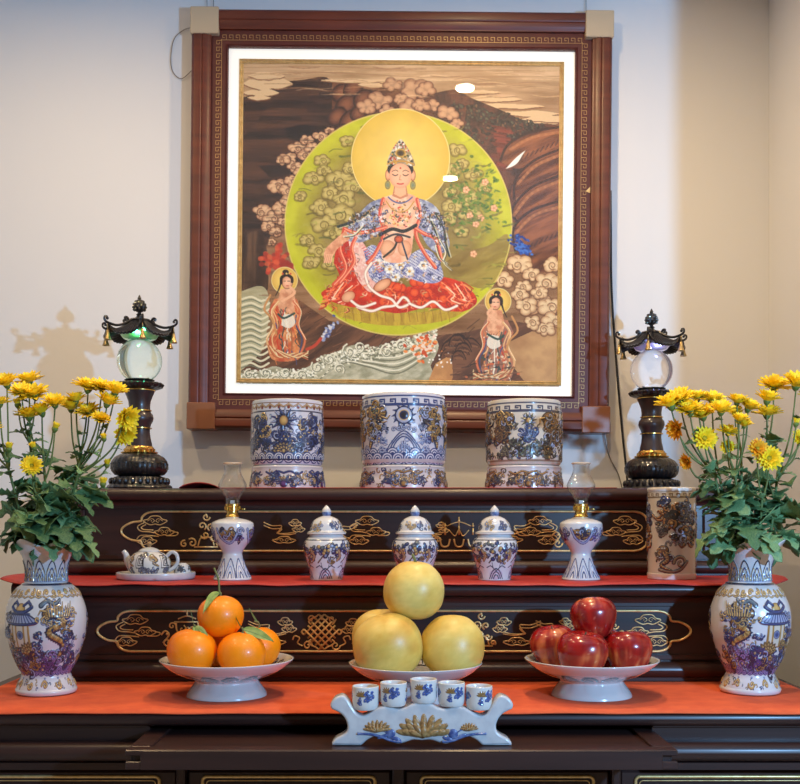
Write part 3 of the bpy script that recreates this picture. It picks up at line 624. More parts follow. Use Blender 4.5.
        for k in range(46):
            a_ = rs.uniform(-14,12); b_ = rs.uniform(4,58); cv.stroke(cr([f(a_,b_),f(a_+rs.uniform(-2,3),b_+3),f(a_+rs.uniform(-2,4),b_+rs.uniform(5,9))],3), rs.uniform(.6,1.3), rs.choice(((236,200,150),(206,74,50),(240,232,214),(60,80,76),(214,130,80),(84,90,130),(150,80,56),(236,170,110))), a=.85)
        cv.poly(cr([f(-3,16),f(6,15),f(9,24),f(3,29),f(-5,26)],3), (236,228,214), a=.9); cv.stroke(cr([f(-8,15),f(-2,19),f(8,14)],4), 2, (56,84,78))
        for sg in (-1,1): cv.stroke(cr([f(sg*7,2),f(sg*14,12),f(sg*12,26),f(sg*19,40),f(sg*15,54)],6), 2.0, (214,120,84) if sg > 0 else (226,180,130)); cv.stroke(cr([f(sg*8,2),f(sg*15,12),f(sg*13,26),f(sg*20,40)],6), .7, (246,220,180))
        for k in range(6): cv.stroke(cr([f(-18+k*2,46+k),f(-10+k*4,58),f(6+k*3,54),f(22,60-k*2)],6), 1.1, (232,206,160) if k % 2 else (190,110,70))
        cv.stroke(cr([f(-4,2),f(8,-6),f(4,-12)],4), 2.6, SK); cv.stroke(cr([f(-16,-4),f(-22,10),f(-14,20),f(-10,34)],5), 2, (204,150,96))
    for k in range(60): a = rs.uniform(0,2*PI); d_ = rs.uniform(0,16); cv.blob(276+d_*math.cos(a), 262+d_*1.1*math.sin(a), 3, 2.4, rs.choice(((196,66,44),(214,96,60),(160,50,38))), ang=a, a=.8)
    attendant(287, 299, 285, 280, (224,160,110), (196,90,58), 1)
    attendant(497, 318, 499, 299, (196,128,96), (150,110,100), -1)
    for k in range(40): a = rs.uniform(0,2*PI); cv.blob(494+rs.gauss(0,10), 362+rs.gauss(0,8), 1.6, 1.1, rs.choice(((70,84,78),(226,206,180),(206,110,70),(60,56,60))), ang=a)
    # white bird, blue cranes, dragon fish
    cv.poly(cr([(505,167),(511,160),(517,154),(525,148),(522,153),(517,161),(511,165)],3), (240,236,232), out=(150,120,100), ow=.4)
    for k in range(80): x = 521+rs.gauss(0,5); y = 243+rs.gauss(0,4.5)+(x-521)*.5; cv.blob(x, y, rs.uniform(1,2.6), 1.2, rs.choice(((44,88,176),(70,120,200),(30,60,140))), ang=rs.uniform(-.5,1.2))
    for k in range(40): x = 331+rs.gauss(0,3); y = 329-(x-331)*1.3+rs.gauss(0,3); cv.blob(x, y, 1.8, 1.2, rs.choice(((150,160,196),(90,100,150),(214,210,214))), ang=rs.uniform(0,3))
    cv.stroke(cr([(308,349),(316,345),(322,338)],4), 3, (196,74,54))
    # foaming sea along the bottom
    W1=(232,226,206); W2=(180,176,150); W3=(126,126,104)
    cv.poly(cr([(241,374),(262,371),(276,366),(296,371),(318,362),(336,352),(356,344),(372,352),(392,346),(412,338),(430,332),(440,344),(432,364),(424,384),(241,384)],4), (206,200,176), col2=(160,156,130), nz=(.1,.2,-.3), seed=111)
    for k in range(9):
        cv.stroke(cr([(322+k*2,378-k*2),(345+k,362-k*1.2),(370,366-k*2),(400,372-k*3.4),(432,352-k*2.4)],7), 1.4, W1 if k % 2 else W3)
    for k in range(900):
        x = rs.uniform(241,438); top = 374-(x-241)*.04 if x < 318 else (360-(x-318)*.25 if x < 370 else 350-(x-370)*.28); y = top+abs(rs.gauss(0,1))*7-3
        if y < 384: cv.blob(x, y, rs.uniform(.6,1.7), rs.uniform(.6,1.5), rs.choice((W1,W1,(244,240,226),W2,W3)))
    for x, y, r in [(250,374,5),(266,373,6),(286,372,6),(302,374,5),(318,366,6),(330,358,6),(350,350,7),(360,346,6),(388,350,7),(402,344,6),(424,338,6),(340,368,6),(276,380,5),(300,381,5)]:
        cv.stroke(spiral(x, y, r, 1.4, x, 1 if int(x) % 2 else -1, 14), 1.6, W1); cv.stroke(spiral(x+.8, y+.8, r, 1.2, x, 1 if int(x) % 2 else -1, 14), .7, W3)
    for k in range(60): x = 425+rs.gauss(0,8); y = 346+rs.gauss(0,6); cv.blob(x, y, 2.2, 1.4, rs.choice(((226,110,50),(206,84,44),(240,214,196),(236,150,80))), ang=rs.uniform(-1,1))
    cv.poly(cr([(437,362),(452,356),(452,384),(428,384)],3), (212,160,104), col2=(190,136,86), nz=(.1,.1,0), seed=115)
    for k in range(22): x = 444+rs.gauss(0,10); y = 356+rs.gauss(0,5); cv.blob(x, y, .9, .9, (244,236,228))
    for k in range(11):
        x = 452+rs.uniform(0,26); y = 334+rs.uniform(0,24); s_ = rs.uniform(7,13)
        for q in range(4): cv.stroke(cr([(x-s_+q*2,y+6-q),(x-s_*.5,y-3+q*2),(x+s_*.4,y-4+q*2.4),(x+s_-q,y+4)],4), 1.6, ((54,34,28),(116,76,54),(84,52,40),(140,96,68))[q], a=.8)
    for k in range(60): x = rs.uniform(452,520); y = rs.uniform(362,382); cv.stroke([(x,y),(x+rs.uniform(4,9),y-rs.uniform(0,3))], 1, rs.choice(((60,40,34),(150,106,78),(100,66,50))), a=.6)
    cv.c = np.clip(cv.c, 0, 1)**1.12
    return cv
# ---------------------------------------------------------------- the room
AX = 0.0            # centre line of the altar (photo x 394)
YW = 2.80           # back wall
def setting(name, mb, m): o = mb.build(name, m, None, smooth=False); struct(o); return o
XR = 1.0; YR = 1.415; CEIL = 2.80
setting('wall_back', MB().box(-2.4, 2.6, YW, YW+.12, 0, CEIL), M['wall'])
setting('wall_right', MB().box(XR, XR+.12, YR, YW, 0, CEIL), M['wall'])
setting('wall_left', MB().box(-2.52, -2.4, -1.6, YW+.12, 0, CEIL), M['wall'])
setting('floor', MB().box(-2.52, 2.6, -1.6, YW+.12, -.1, 0), M['floor'])
setting('ceiling', MB().box(-2.52, 2.6, -1.6, YW+.12, CEIL, CEIL+.1), M['ceil'])
setting('baseboard_back', MB().bbox(-2.4, XR, YW-.015, YW, 0, .1, .004), M['wall'])
# ---------------------------------------------------------------- altar table
TZ = CH-.329                 # table top surface
def zt(py, d=1.80): return Z(py, d)
altar = thing('altar_table', 'dark lacquered altar table with gilt panels, red cloth over its top', 'table', (AX, 1.80, 0))
TW = .80; TB = 2.755
def rnd(yf, yb, z0, z1, b=.5, n=6):
    # (y,z) slab profile whose front (yf) edge is rounded
    r = (z1-z0)*b; c = []
    for k in range(n+1): a = -PI/2 + PI/2*k/n; c.append((yf+r-r*math.cos(a), z0+r+r*math.sin(a)))
    for k in range(n+1): a = PI/2*k/n; c.append((yf+r-r*math.cos(a), z1-r+r*math.sin(a)))
    return c + [(yb, z1), (yb, z0)]
def plank(name, parent, prof, x0, x1, m='wood'): return MB().extr(prof, x0, x1).build(name, M[m], parent, smooth='auto')
plank('table_top', altar, rnd(1.80, TB, zt(727), TZ), -TW, TW)
TX0, TX1 = X(125,1.666), X(678,1.666)         # the pull-out shelf
# frieze under the top, open where the pull-out shelf slides out
for a, b in ((-TW+.02, TX0+.002), (TX1-.002, TW-.02)): plank('frieze', altar, [(1.826,zt(743)),(1.826,zt(729)),(1.815,zt(728.6)),(1.815,zt(727)),(1.85,zt(727)),(1.85,zt(743))], a, b)
plank('slot_back', altar, [(2.2,.96),(2.2,zt(727)),(2.215,zt(727)),(2.215,.96)], TX0, TX1, 'wood2')
for a, b in ((-TW+.005, TX0+.002), (TX1-.002, TW-.005)): plank('waist_moulding', altar, rnd(1.795, 1.86, zt(762.5), zt(743)), a, b)
plank('slot_rail', altar, rnd(1.80, 1.86, zt(768), 1.0015), TX0+.003, TX1-.003)
plank('slot_base', altar, [(1.86,.985),(1.86,1.0015),(2.2,1.0015),(2.2,.985)], TX0, TX1, 'wood2')
for a, b in ((-TW+.012, TX0+.003), (TX1-.003, TW-.012)): plank('lower_moulding', altar, [(1.808,zt(771)),(1.808,zt(764)),(1.822,zt(763)),(1.86,zt(763)),(1.86,zt(771))], a, b)
# cabinet body and doors
MB().box(-TW+.02, TW-.02, 1.862, TB-.01, .08, zt(770)).build('cabinet_body', M['wood2'], altar, smooth=False)
MB().bbox(-TW, TW, 1.81, TB, 0, .08, .006).build('plinth', M['wood'], altar, smooth='auto')
D2 = 1.845
spans = [(X(-95,D2), X(178,D2)), (X(187,D2), X(392,D2)), (X(404,D2), X(610,D2)), (X(619,D2), X(893,D2))]
pan = [(X(-70,D2), X(160,D2)), (X(203,D2), X(375,D2)), (X(421,D2), X(593,D2)), (X(635,D2), X(868,D2))]
prev = -TW+.005
for (a, b) in spans + [(TW-.005, None)]:
    if a - prev > .004: MB().bbox(prev+.0005, a-.0005, 1.826, 1.864, .08, zt(771.2), .003).build('post', M['wood'], altar, smooth='auto')
    prev = b
def rrect(x0, x1, z0, z1, r, n=5):
    P = []
    for cx, cz, a0 in ((x1-r,z1-r,0),(x0+r,z1-r,PI/2),(x0+r,z0+r,PI),(x1-r,z0+r,1.5*PI)):
        for k in range(n+1): a = a0+PI/2*k/n; P.append((cx+r*math.cos(a), cz+r*math.sin(a)))
    return P
def gtube(poly, y, r, closed=True, n=6): return [(p[0], y, p[1]) for p in poly]
for k, ((a, b), (c, d)) in enumerate(zip(spans, pan)):
    zt1 = zt(770, D2); door = MB().bbox(a+.001, b-.001, 1.842, 1.862, .10, zt1, .004).build('door_panel', M['wood'], altar, smooth='auto')
    if k in (0, 3): c, d = (a+.03, d) if k == 0 else (c, b-.03)
    z1 = zt(776, D2); z0 = .62
    MB().prism(rrect(c, d, z0, z1, .008), 1.8415, 1.8435).build('dark_inset', M['wood2'], door, world=False, smooth=False).location = Vector((0,0,0))
    MB().tube(gtube(rrect(c, d, z0, z1, .008), 1.8405, .0024), .0030, closed=True).build('gilt_border', M['gold'], door)
    MB().tube(gtube(rrect(c+.007, d-.007, z0+.007, z1-.007, .006), 1.8405, .001), .0010, closed=True).build('gilt_line', M['gold'], door)
    # carved sprigs just under the top border
    rs = random.Random(k); w = d-c
    for j in range(7):
        xx = c+w*(j+.7)/7.4+rs.uniform(-.006,.006); zz = z1-.019; mb = MB()
        mb.tube([(xx-.008,1.8405,zz-.006),(xx-.003,1.8400,zz),(xx+.002,1.8400,zz+.004),(xx+.007,1.8405,zz-.002)], .0022, n=5); mb.ball((xx+rs.uniform(-.004,.004),1.840,zz+.002), .0036, 8, 5)
        mb.build('gilt_sprig', M['gold'], door)
for o in list(bpy.data.objects):
    if o.name.startswith('dark_inset'):
        # coordinates were kept in world space; shift into the door's frame
        off = wloc(o.parent); me = o.data
        for v in me.vertices: v.co -= off
# pull-out shelf
tray = MB()
YF = 1.666; tz = CH-.365; tb = 1.0035
tr = MB().box(TX0+.010, TX1-.010, YF+.010, 2.16, tb+.001, tz-.0045).build('pull_out_shelf', M['wood'], altar, smooth=False)
MB().bbox(TX0, TX1, YF, YF+.028, tz-.0095, tz, .0015).build('front_rail', M['wood'], tr, smooth='auto')
MB().bbox(TX0, TX1, YF+.001, YF+.012, tb, tz-.0185, .0015).build('front_lip', M['wood'], tr, smooth='auto')
MB().bbox(TX0+.024, TX1-.024, YF-.0006, YF+.014, tb-.0003, tz-.0012, .0010).build('front_board', M['wood'], tr, smooth='auto')
for s_ in (0, 1):
    a, b = (TX0, TX0+.034) if s_ == 0 else (TX1-.034, TX1)
    MB().bbox(a, b, YF+.0285, 2.16, tz-.0095, tz, .0012).build('side_rail', M['wood'], tr, smooth='auto')
    a, b = (TX0+.006, TX0+.03) if s_ == 0 else (TX1-.03, TX1-.006)
    MB().bbox(a, b, YF+.0125, 2.16, tb, tz-.0100, .001).build('runner', M['wood2'], tr, smooth='auto')
# ---------------------------------------------------------------- stepped stand of two tiers
stand = thing('tiered_altar_stand', 'dark two-tier stepped altar stand with gilt cartouches, standing on the altar table', 'stand', (AX, 2.13, TZ+.0035))
M1 = CH-.126; M2 = CH+.071       # middle and top surfaces
Z0 = TZ+.0035
def tier(d, yb, wbody, wtop, ztop, zbase, py):
    # py: photo rows (nosing bottom, cove bottom, step line, field bottom, torus top, torus bottom)
    f = lambda p: Z(p, d)
    plank('tier_top', stand, rnd(d-.03, yb, f(py[0]), ztop), -wtop, wtop)
    cove = [(d-.022, f(py[0]))] + [(d-.022+.018*math.sin(t), f(py[0])+(f(py[1])-f(py[0]))*(1-math.cos(t))) for t in np.linspace(.2, PI/2, 6)] + [(d+.03, f(py[1])), (d+.03, f(py[0]))]
    plank('cove_moulding', stand, cove, -wbody-.004, wbody+.004)
    plank('fascia', stand, [(d-.004, f(py[2])), (d-.004, f(py[1])), (d+.03, f(py[1])), (d+.03, f(py[2]))], -wbody, wbody)
    MB().box(-wbody, wbody, d+.004, yb-.004, zbase, f(py[2])).build('riser_body', M['wood'], stand, smooth=False)
    # raised rails around the field
    MB().prism([(-wbody,f(py[3])),(wbody,f(py[3])),(wbody,f(py[3]+4)),(-wbody,f(py[3]+4))], d-.003, d+.02).build('lower_fillet', M['wood'], stand, smooth='auto')
    plank('base_moulding', stand, rnd(d-.022, d+.03, f(py[5]), f(py[4]), .5), -wbody-.006, wbody+.006)
    plank('base_fillet', stand, [(d-.008,zbase),(d-.008,f(py[5])),(d+.03,f(py[5])),(d+.03,zbase)], -wbody, wbody)
tier(2.13, 2.40, .742, .766, M1, Z0, (596, 603, 606, 655, 661.5, 677))
tier(2.36, 2.745, .745, .772, M2, M1, (501, 506, 508.5, 555, 560.5, 573.5))
def cart(x0, x1, y0, y1):
    # lobed cartouche outline in photo pixels, clockwise from top-left
    h = y1-y0; c = (y0+y1)/2
    left = [(x0+33,y0+.5),(x0+26,y0+2),(x0+21,y0+6),(x0+19.5,y0+h*.25),(x0+11,y0+h*.28),(x0+3,y0+h*.38),(x0,c),(x0+3,y1-h*.38),(x0+11,y1-h*.28),(x0+19.5,y1-h*.25),(x0+21,y1-6),(x0+26,y1-2),(x0+33,y1-.5)]
    mid = (x0+x1)/2; right = [(2*mid-x, y) for x, y in left][::-1]
    return cr(left, 4) + cr(right, 4)
def on(P, d): return [(X(x, d), Z(y, d)) for x, y in P]
class Carve:
    """gilt carving in low relief on an upright board; coordinates in photo pixels at the board's depth"""
    def __init__(s, d, y): s.d = d; s.y = y; s.mb = MB()
    def line(s, pts, r=.0013, n=5, closed=False, lift=0): s.mb.tube([(X(x,s.d), s.y-lift, Z(y,s.d)) for x, y in pts], r, n=n, closed=closed)
    def dot(s, x, y, r=.0016): s.mb.ball((X(x,s.d), s.y, Z(y,s.d)), r, 8, 5)
    def lens(s, cx, cy, w, h, f=1):
        s.line(cr([(cx-w/2,cy),(cx-w*.3,cy-h*.18),(cx-w*.16,cy-h*.5),(cx+w*.16,cy-h*.5),(cx+w*.3,cy-h*.18),(cx+w/2,cy),(cx+w*.22,cy+h*.42),(cx,cy+h*.34),(cx-w*.22,cy+h*.42)],4,True), closed=True)
        for q in (-1, 1): s.line(cr([(cx+q*w*.32,cy+h*.02),(cx+q*w*.14,cy-h*.24),(cx+q*w*.03,cy),(cx+q*w*.14,cy+h*.2)],4), .0008)
        for q in (-.16, .16): s.dot(cx+q*w, cy, .0013)
    def done(s, name, parent, m='gold'): return s.mb.build(name, M[m], parent)
def cluster(cx, cy, f, d, y, parent, s=1.0):
    c = Carve(d, y); X_ = lambda a: cx+f*a*s
    c.lens(X_(0), cy-11*s, 26*s, 10*s); c.lens(X_(10), cy+1*s, 22*s, 9*s); c.lens(X_(-9), cy+11*s, 22*s, 9*s)
    c.line(cr([(X_(-12),cy-9*s),(X_(-19),cy-5*s),(X_(-16),cy),(X_(-6),cy+1*s),(X_(-1),cy+2*s)],5)); c.line(cr([(X_(-10),cy-7*s),(X_(-15),cy-4*s),(X_(-12),cy-1.5*s),(X_(-2),cy-1*s)],5))
    c.line(cr([(X_(20),cy+1*s),(X_(25),cy+2*s),(X_(22),cy+5*s),(X_(12),cy+5*s)],4)); c.line(cr([(X_(-20),cy+9*s),(X_(-16),cy+5*s),(X_(-6),cy+5*s),(X_(4),cy+6*s)],5))
    return c.done('gilt_cloud_carving', parent)
def ribbon(cx, cy, f, d, y, parent, s=1.0):
    c = Carve(d, y); X_ = lambda a: cx+f*a*s
    for o in (0, 3): c.line(cr([(X_(-24),cy-9*s+o),(X_(-14),cy-5*s+o),(X_(-3),cy-5*s+o),(X_(-6),cy+1*s+o*.4),(X_(-8),cy+4*s),(X_(4),cy+4*s+o*.5),(X_(14),cy+2*s+o*.6)],5))
    c.lens(X_(13), cy-8*s, 15*s, 8*s); c.lens(X_(17), cy-1*s, 15*s, 8*s); c.lens(X_(0), cy+12*s, 28*s, 8*s)
    return c.done('gilt_cloud_carving', parent)
def knot(cx, cy, d, y, parent):
    c = Carve(d, y); g = 3.7
    for k in range(-2, 3):
        e = 2.75*g*1.42
        for sg in (1, -1):
            a = (k*g*1.0, 0); u = (1, 1) if sg > 0 else (1, -1); px, py = (k*g, -k*g) if sg > 0 else (k*g, k*g)
            c.line([(cx+px-u[0]*e/1.42, cy+py-u[1]*e/1.42), (cx+px+u[0]*e/1.42, cy+py+u[1]*e/1.42)], .0021, lift=.0008 if (k+sg) % 2 else 0)
    for sx in (-1, 1):
        for k in (-1, 1): c.line(cr([(cx+sx*.75*g, cy+k*4.75*g),(cx+sx*1.6*g, cy+k*4.1*g),(cx+sx*2.75*g,cy+k*3.6*g),(cx+sx*3.5*g, cy+k*2.75*g),(cx+sx*2.75*g, cy+k*2.0*g)],4), .0018)
        c.line(cr([(cx+sx*4.75*g,cy-.75*g),(cx+sx*5.4*g,cy),(cx+sx*4.75*g,cy+.75*g)],4), .0020)
        c.line(spiral(cx+sx*14, cy+13.5, 5, 1.3, 0, sx, 14), .0017); c.line(spiral(cx+sx*10.5, cy-13, 4, 1.2, 0, sx, 12), .0017)
        c.line(cr([(cx+sx*19,cy+14),(cx+sx*24,cy+11),(cx+sx*22,cy+6),(cx+sx*27,cy+4),(cx+sx*29,cy+8)],5), .0016)
    c.line([(cx,cy-17),(cx,cy-12)], .002); c.line([(cx,cy+12),(cx,cy+17)], .002)
    return c.done('gilt_endless_knot_carving', parent)
def pot(cx, cy, d, y, parent, f=1):
    c = Carve(d, y)
    c.line(cr([(cx-11,cy-8),(cx-10,cy),(cx-3,cy+7),(cx+3,cy+7),(cx+10,cy),(cx+11,cy-8)],5), .0018); c.line([(cx-13,cy-9),(cx+13,cy-9)], .0018)
    c.line(cr([(cx-9,cy-12),(cx,cy-15),(cx+9,cy-12)],5), .0016); c.line([(cx,cy-15),(cx,cy-20)], .0018); c.dot(cx, cy-20, .0028)
    for q in (-1,1): c.line(spiral(cx+q*15, cy-5, 4, 1.2, 0, q, 12), .0016)
    for q in (-.4,.1,.5): c.line(spiral(cx+q*12, cy-2, 4, 1.0, q*3, 1, 10), .0014)
    c.line(cr([(cx-f*24,cy+12),(cx-f*18,cy+4),(cx-f*22,cy),(cx-f*26,cy+4)],5), .002); c.line(spiral(cx-f*20, cy+11, 5, 1.2, 0, 1, 12), .0019); c.dot(cx-f*20, cy+3, .003)
    c.line([(cx-7,cy+9),(cx+7,cy+9)], .0018)
    return c.done('gilt_incense_pot_carving', parent)
def candel(cx, cy, d, y, parent):
    c = Carve(d, y)
    for q in (-1, 0, 1):
        c.line([(cx+q*14,cy-4-(q==0)*2),(cx+q*14,cy+3)], .0022); c.dot(cx+q*14, cy-6-(q==0)*5, .0030); c.line([(cx+q*14,cy-9-(q==0)*6),(cx+q*14,cy-6)], .0014)
        c.line(cr([(cx+q*14-5,cy+7),(cx+q*14-3,cy+14),(cx+q*14+3,cy+14),(cx+q*14+5,cy+7)],5), .0022)
    c.line(cr([(cx-12,cy-6),(cx,cy-10),(cx+12,cy-6)],5), .0013); c.line(cr([(cx-10,cy-2),(cx-4,cy+4),(cx,cy-2),(cx+4,cy+4),(cx+10,cy-2)],5), .0014)
    for q in (-1,1): c.line(spiral(cx+q*22, cy+8, 4, 1.1, 0, q, 12), .0018)
    c.line([(cx-4,cy+19),(cx+4,cy+19)], .0016)
    return c.done('gilt_lamp_stand_carving', parent)
def treasure(cx, cy, d, y, parent):
    c = Carve(d, y)
    for k, (a, b, r) in enumerate(((0,-15,4),(-4,-6,4.5),(5,-5,4),(-1,3,4.5),(-14,11,5),(-22,12,4),(7,6,4),(12,12,3))): c.line(spiral(cx+a, cy+b, r, 1.2, k, (-1)**k, 12), .0021)
    c.line([(cx-12,cy+15),(cx+12,cy+15)], .002); c.dot(cx, cy-17, .0032); c.line(cr([(cx-8,cy+14),(cx-5,cy+6),(cx+5,cy+6),(cx+8,cy+14)],5), .0018)
    return c.done('gilt_treasure_carving', parent)
for d, (x0, x1, y0, y1) in ((2.13, (97, 691, 610.5, 652)), (2.36, (121, 667, 511, 551.5))):
    P = cart(x0, x1, y0, y1); yf = d+.004
    pl = MB().prism(on(P, d), yf-.0022, yf+.004).build('cartouche_field', M['wood2'], stand, smooth=False)
    MB().tube([(a, yf-.0022, b) for a, b in on(P, d)], .0026, n=8, closed=True).build('gilt_cartouche_border', M['gold'], pl)
    P2 = cart(x0+5, x1-5, y0+4, y1-4)
y1_ = 2.13+.0012; y2_ = 2.36+.0012
cluster(135, 631, 1, 2.13, y1_, stand); pot(187, 631, 2.13, y1_, stand); ribbon(272, 630, 1, 2.13, y1_, stand); knot(321.5, 632, 2.13, y1_, stand)
ribbon(366, 631, -1, 2.13, y1_, stand); treasure(481, 631, 2.13, y1_, stand); ribbon(517, 630, -1, 2.13, y1_, stand); ribbon(555, 628, 1, 2.13, y1_, stand, .8); pot(600, 631, 2.13, y1_, stand, -1); cluster(648, 631, -1, 2.13, y1_, stand)
cluster(155, 531, 1, 2.36, y2_, stand, .92); treasure(206, 532, 2.36, y2_, stand); ribbon(284, 530, 1, 2.36, y2_, stand, .85); ribbon(340, 530, -1, 2.36, y2_, stand, .7); cluster(367, 531, 1, 2.36, y2_, stand, .9); ribbon(432, 531, 1, 2.36, y2_, stand, .7)
candel(459, 532, 2.36, y2_, stand); ribbon(512, 530, -1, 2.36, y2_, stand, .8); cluster(540, 531, -1, 2.36, y2_, stand, .9); pot(578, 532, 2.36, y2_, stand); cluster(625, 531, -1, 2.36, y2_, stand, .9)
# small bevelled end panels on the risers' ends
for sg in (-1, 1):
    for d, a, b in ((2.36, 505.5, 563), (2.13, 0, 0)):
        if not a: continue
        xc = sg*.725; q = [(xc-.014, Z(a+30,d)), (xc+.014, Z(a+30,d)), (xc+.014, Z(a+6,d)), (xc-.014, Z(a+6,d))]
        xx = sorted((sg*.695, sg*.7425))
        MB().bbox(xx[0], xx[1], d-.0035, d+.0035, Z(554.5,d), Z(509,d), .003).build('end_panel', M['wood'], stand, smooth='auto')
# ---------------------------------------------------------------- cloths
def cloth(name, label, x0, x1, yf, yb, z, th, droop, m, seed, amp=.0003, endcurl=0, group=None, wav=.004, lip=0):
    rs = np.random.RandomState(seed); nx, ny = 220, 36; u = np.linspace(0, 1, nx); 
    wave = sum(rs.uniform(.3,1)*np.sin(2*PI*u*k*rs.uniform(.8,1.2)+rs.uniform(0,6)) for k in (3,5,8,13))/3
    V = []; 
    for layer in (1, 0):
        for j in range(ny):
            t = (1-(1-j/(ny-1))**2.2)    # finer at the front
            t = 1-t
            for i in range(nx):
                xx = x0+(x1-x0)*u[i]; front = yf - abs(wave[i])*wav*.6; y = front + (yb-front)*(1-t); 
                lf = max(0, 1-(y-front)/.024) if droop else 0
                zz = z + layer*th + amp*(1+wave[i])*layer - droop*lf**1.6*(.55+.45*wave[i])
                if endcurl:
                    e = max(0, 1-abs(xx-x0)/.05)+max(0, 1-abs(xx-x1)/.05); zz += endcurl*e*e*(.6+.4*math.sin(9*y+1))
                if lip: zz += lip*max(0, math.sin(PI*min(1, max(0, (xx-x0)/.088)))**.7)*max(0, 1-(y-front)/.10)**1.3 if xx-x0 < .088 else 0
                V.append((xx, y, zz))
    V = np.array(V); i = np.arange(ny-1)[:,None]; k = np.arange(nx-1)[None,:]
    q = lambda b: np.stack([b+i*nx+k, b+i*nx+k+1, b+(i+1)*nx+k+1, b+(i+1)*nx+k], -1).reshape(-1,4)
    S = nx*ny; Fc = [tuple(f) for f in q(0)] + [tuple(f[::-1]) for f in q(S)]
    ring = [k for k in range(nx)] + [j*nx+nx-1 for j in range(1,ny)] + [(ny-1)*nx+k for k in range(nx-2,-1,-1)] + [j*nx for j in range(ny-2,0,-1)]
    for a, b in zip(ring, ring[1:]+ring[:1]): Fc.append((a, S+a, S+b, b))
    base = np.array([(x0+x1)/2, (yf+yb)/2, z]); o = mk(name, V-base, Fc, M[m], None, loc=tuple(base)); tag(o, label, 'cloth', group); return o
cloth('red_cloth', 'wide orange-red cloth covering the altar table, under the vases and fruit dishes', -.775, .785, 1.792, 2.50, TZ+.0002, .0022, .0042, 'cloth', 3, amp=0)
cloth('red_cloth', 'red cloth runner on the middle step, under the tea tray, lamps and lidded jars', -.783, .783, 2.088, 2.3505, M1+.0002, .0018, .0075, 'red2', 8, amp=0, endcurl=.012, wav=.006)
cloth('red_cloth', 'red cloth strip on the top step, its left end curled up', X(186,2.42), X(610,2.42), 2.342, 2.60, M2+.0002, .0014, 0, 'red2', 12, amp=0, wav=.003, lip=.012)
CT = TZ+.0026; CM = M1+.0022; CP = M2+.0018      # resting heights on the cloths
# ---------------------------------------------------------------- framed picture
k_ = 2.74/F; hw = 211*k_; hh = 210.5*k_
pic = thing('framed_picture', 'large reddish wood frame with backlit painting of a seated robed deity in a green disc', 'picture', (X(400.3,2.74), YW, Z(219.8,2.74)))
pic.rotation_euler = (0, math.radians(.55), 0)
def sweep(prof, name, m, close=True):
    # prof: list of (inset px, y)
    cs = [(-1,-1),(1,-1),(1,1),(-1,1)]
    for s_ in range(4):
        a, b = cs[s_], cs[(s_+1)%4]; V = []
        for c in (a, b):
            for t, y in prof: V.append((c[0]*(hw-t*k_), y, c[1]*(hh-t*k_)))
        n = len(prof); Fc = [(i, (i+1)%n, n+(i+1)%n, n+i) for i in range(n)] + [tuple(range(n)), tuple(range(n,2*n))[::-1]]
        MB().add(V, Fc).build(name, M[m], pic, world=False, smooth='auto')
sweep([(0,-.001),(0,-.050),(1,-.056),(3,-.060),(9,-.060),(10.5,-.0575),(12,-.060),(15,-.059),(17.5,-.054),(19.8,-.053),(20,-.046),(20,-.001)], 'frame_moulding', 'fwood')
sweep([(20.05,-.001),(20.05,-.0455),(34,-.0455),(35.8,-.049),(36.4,-.046),(36.4,-.001)], 'inner_liner', 'fdark')
sweep([(47.2,-.034),(47.2,-.0385),(48.5,-.040),(49.6,-.0375),(50.6,-.039),(51.6,-.037),(51.6,-.034)], 'gilt_fillet', 'gold')
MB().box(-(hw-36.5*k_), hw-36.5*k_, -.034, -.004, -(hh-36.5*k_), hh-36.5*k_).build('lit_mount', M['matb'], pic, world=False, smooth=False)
MB().box(-(hw-37.0*k_), hw-37.0*k_, -.0445, -.0425, -(hh-37.0*k_), hh-37.0*k_).build('glass_pane', M['glass'], pic, world=False, smooth=False)
# greek key in gold along the liner
def fret(name, L_, place):
    per = 6.7*k_; n = int(L_/per); per = L_/n; w = .0011; h = 5.6*k_; mb = MB()
    seg = [((0,.5),(.80,.5)), ((.80,.5),(.80,5.6)), ((.80,5.6),(.26,5.6)), ((.26,5.6),(.26,2.9)), ((.26,2.9),(.53,2.9)), ((.0,.5),(.0,5.6)) , ((.8,.5),(1,.5))]
    for i in range(n):
        for (a, b), (c, d) in seg[:5]+seg[6:]:
            xa, xb = sorted((a*per, c*per)); ya, yb = sorted((b*k_, d*k_)); mb.box(i*per+xa-w/2-L_/2, i*per+xb+w/2-L_/2, -.0003, .0003, ya-h/2-w/2, yb-h/2+w/2)
    mb.V = [place(*v) for v in mb.V]; mb.build(name, M['fretgold'], pic, world=False, smooth=False)
yl = -.0457; rr = 27.5*k_
fret('key_fret_border', 2*hw-58*k_, lambda x, y, z: (x, yl+y, hh-rr+z)); fret('key_fret_border', 2*hw-58*k_, lambda x, y, z: (x, yl+y, -hh+rr-z))
fret('key_fret_border', 2*hh-58*k_, lambda x, y, z: (-hw+rr-z, yl+y, x)); fret('key_fret_border', 2*hh-58*k_, lambda x, y, z: (hw-rr+z, yl+y, x))
for sx, sz, m in ((-1,1,'card'),(1,1,'card'),(-1,-1,'card_shaded'),(1,-1,'card_shaded')):
    a, b = sorted((sx*(hw+.8*k_), sx*(hw-27.5*k_))); c, d = sorted((sz*(hh+.8*k_), sz*(hh-26*k_)))
    o = MB().bbox(a, b, -.0635, -.0005, c, d, .002).build('corner_protector', M[m], pic, world=False, smooth='auto'); o['label'] = 'beige corner protector' if sz > 0 else 'beige corner protector in a darker shaded tone'
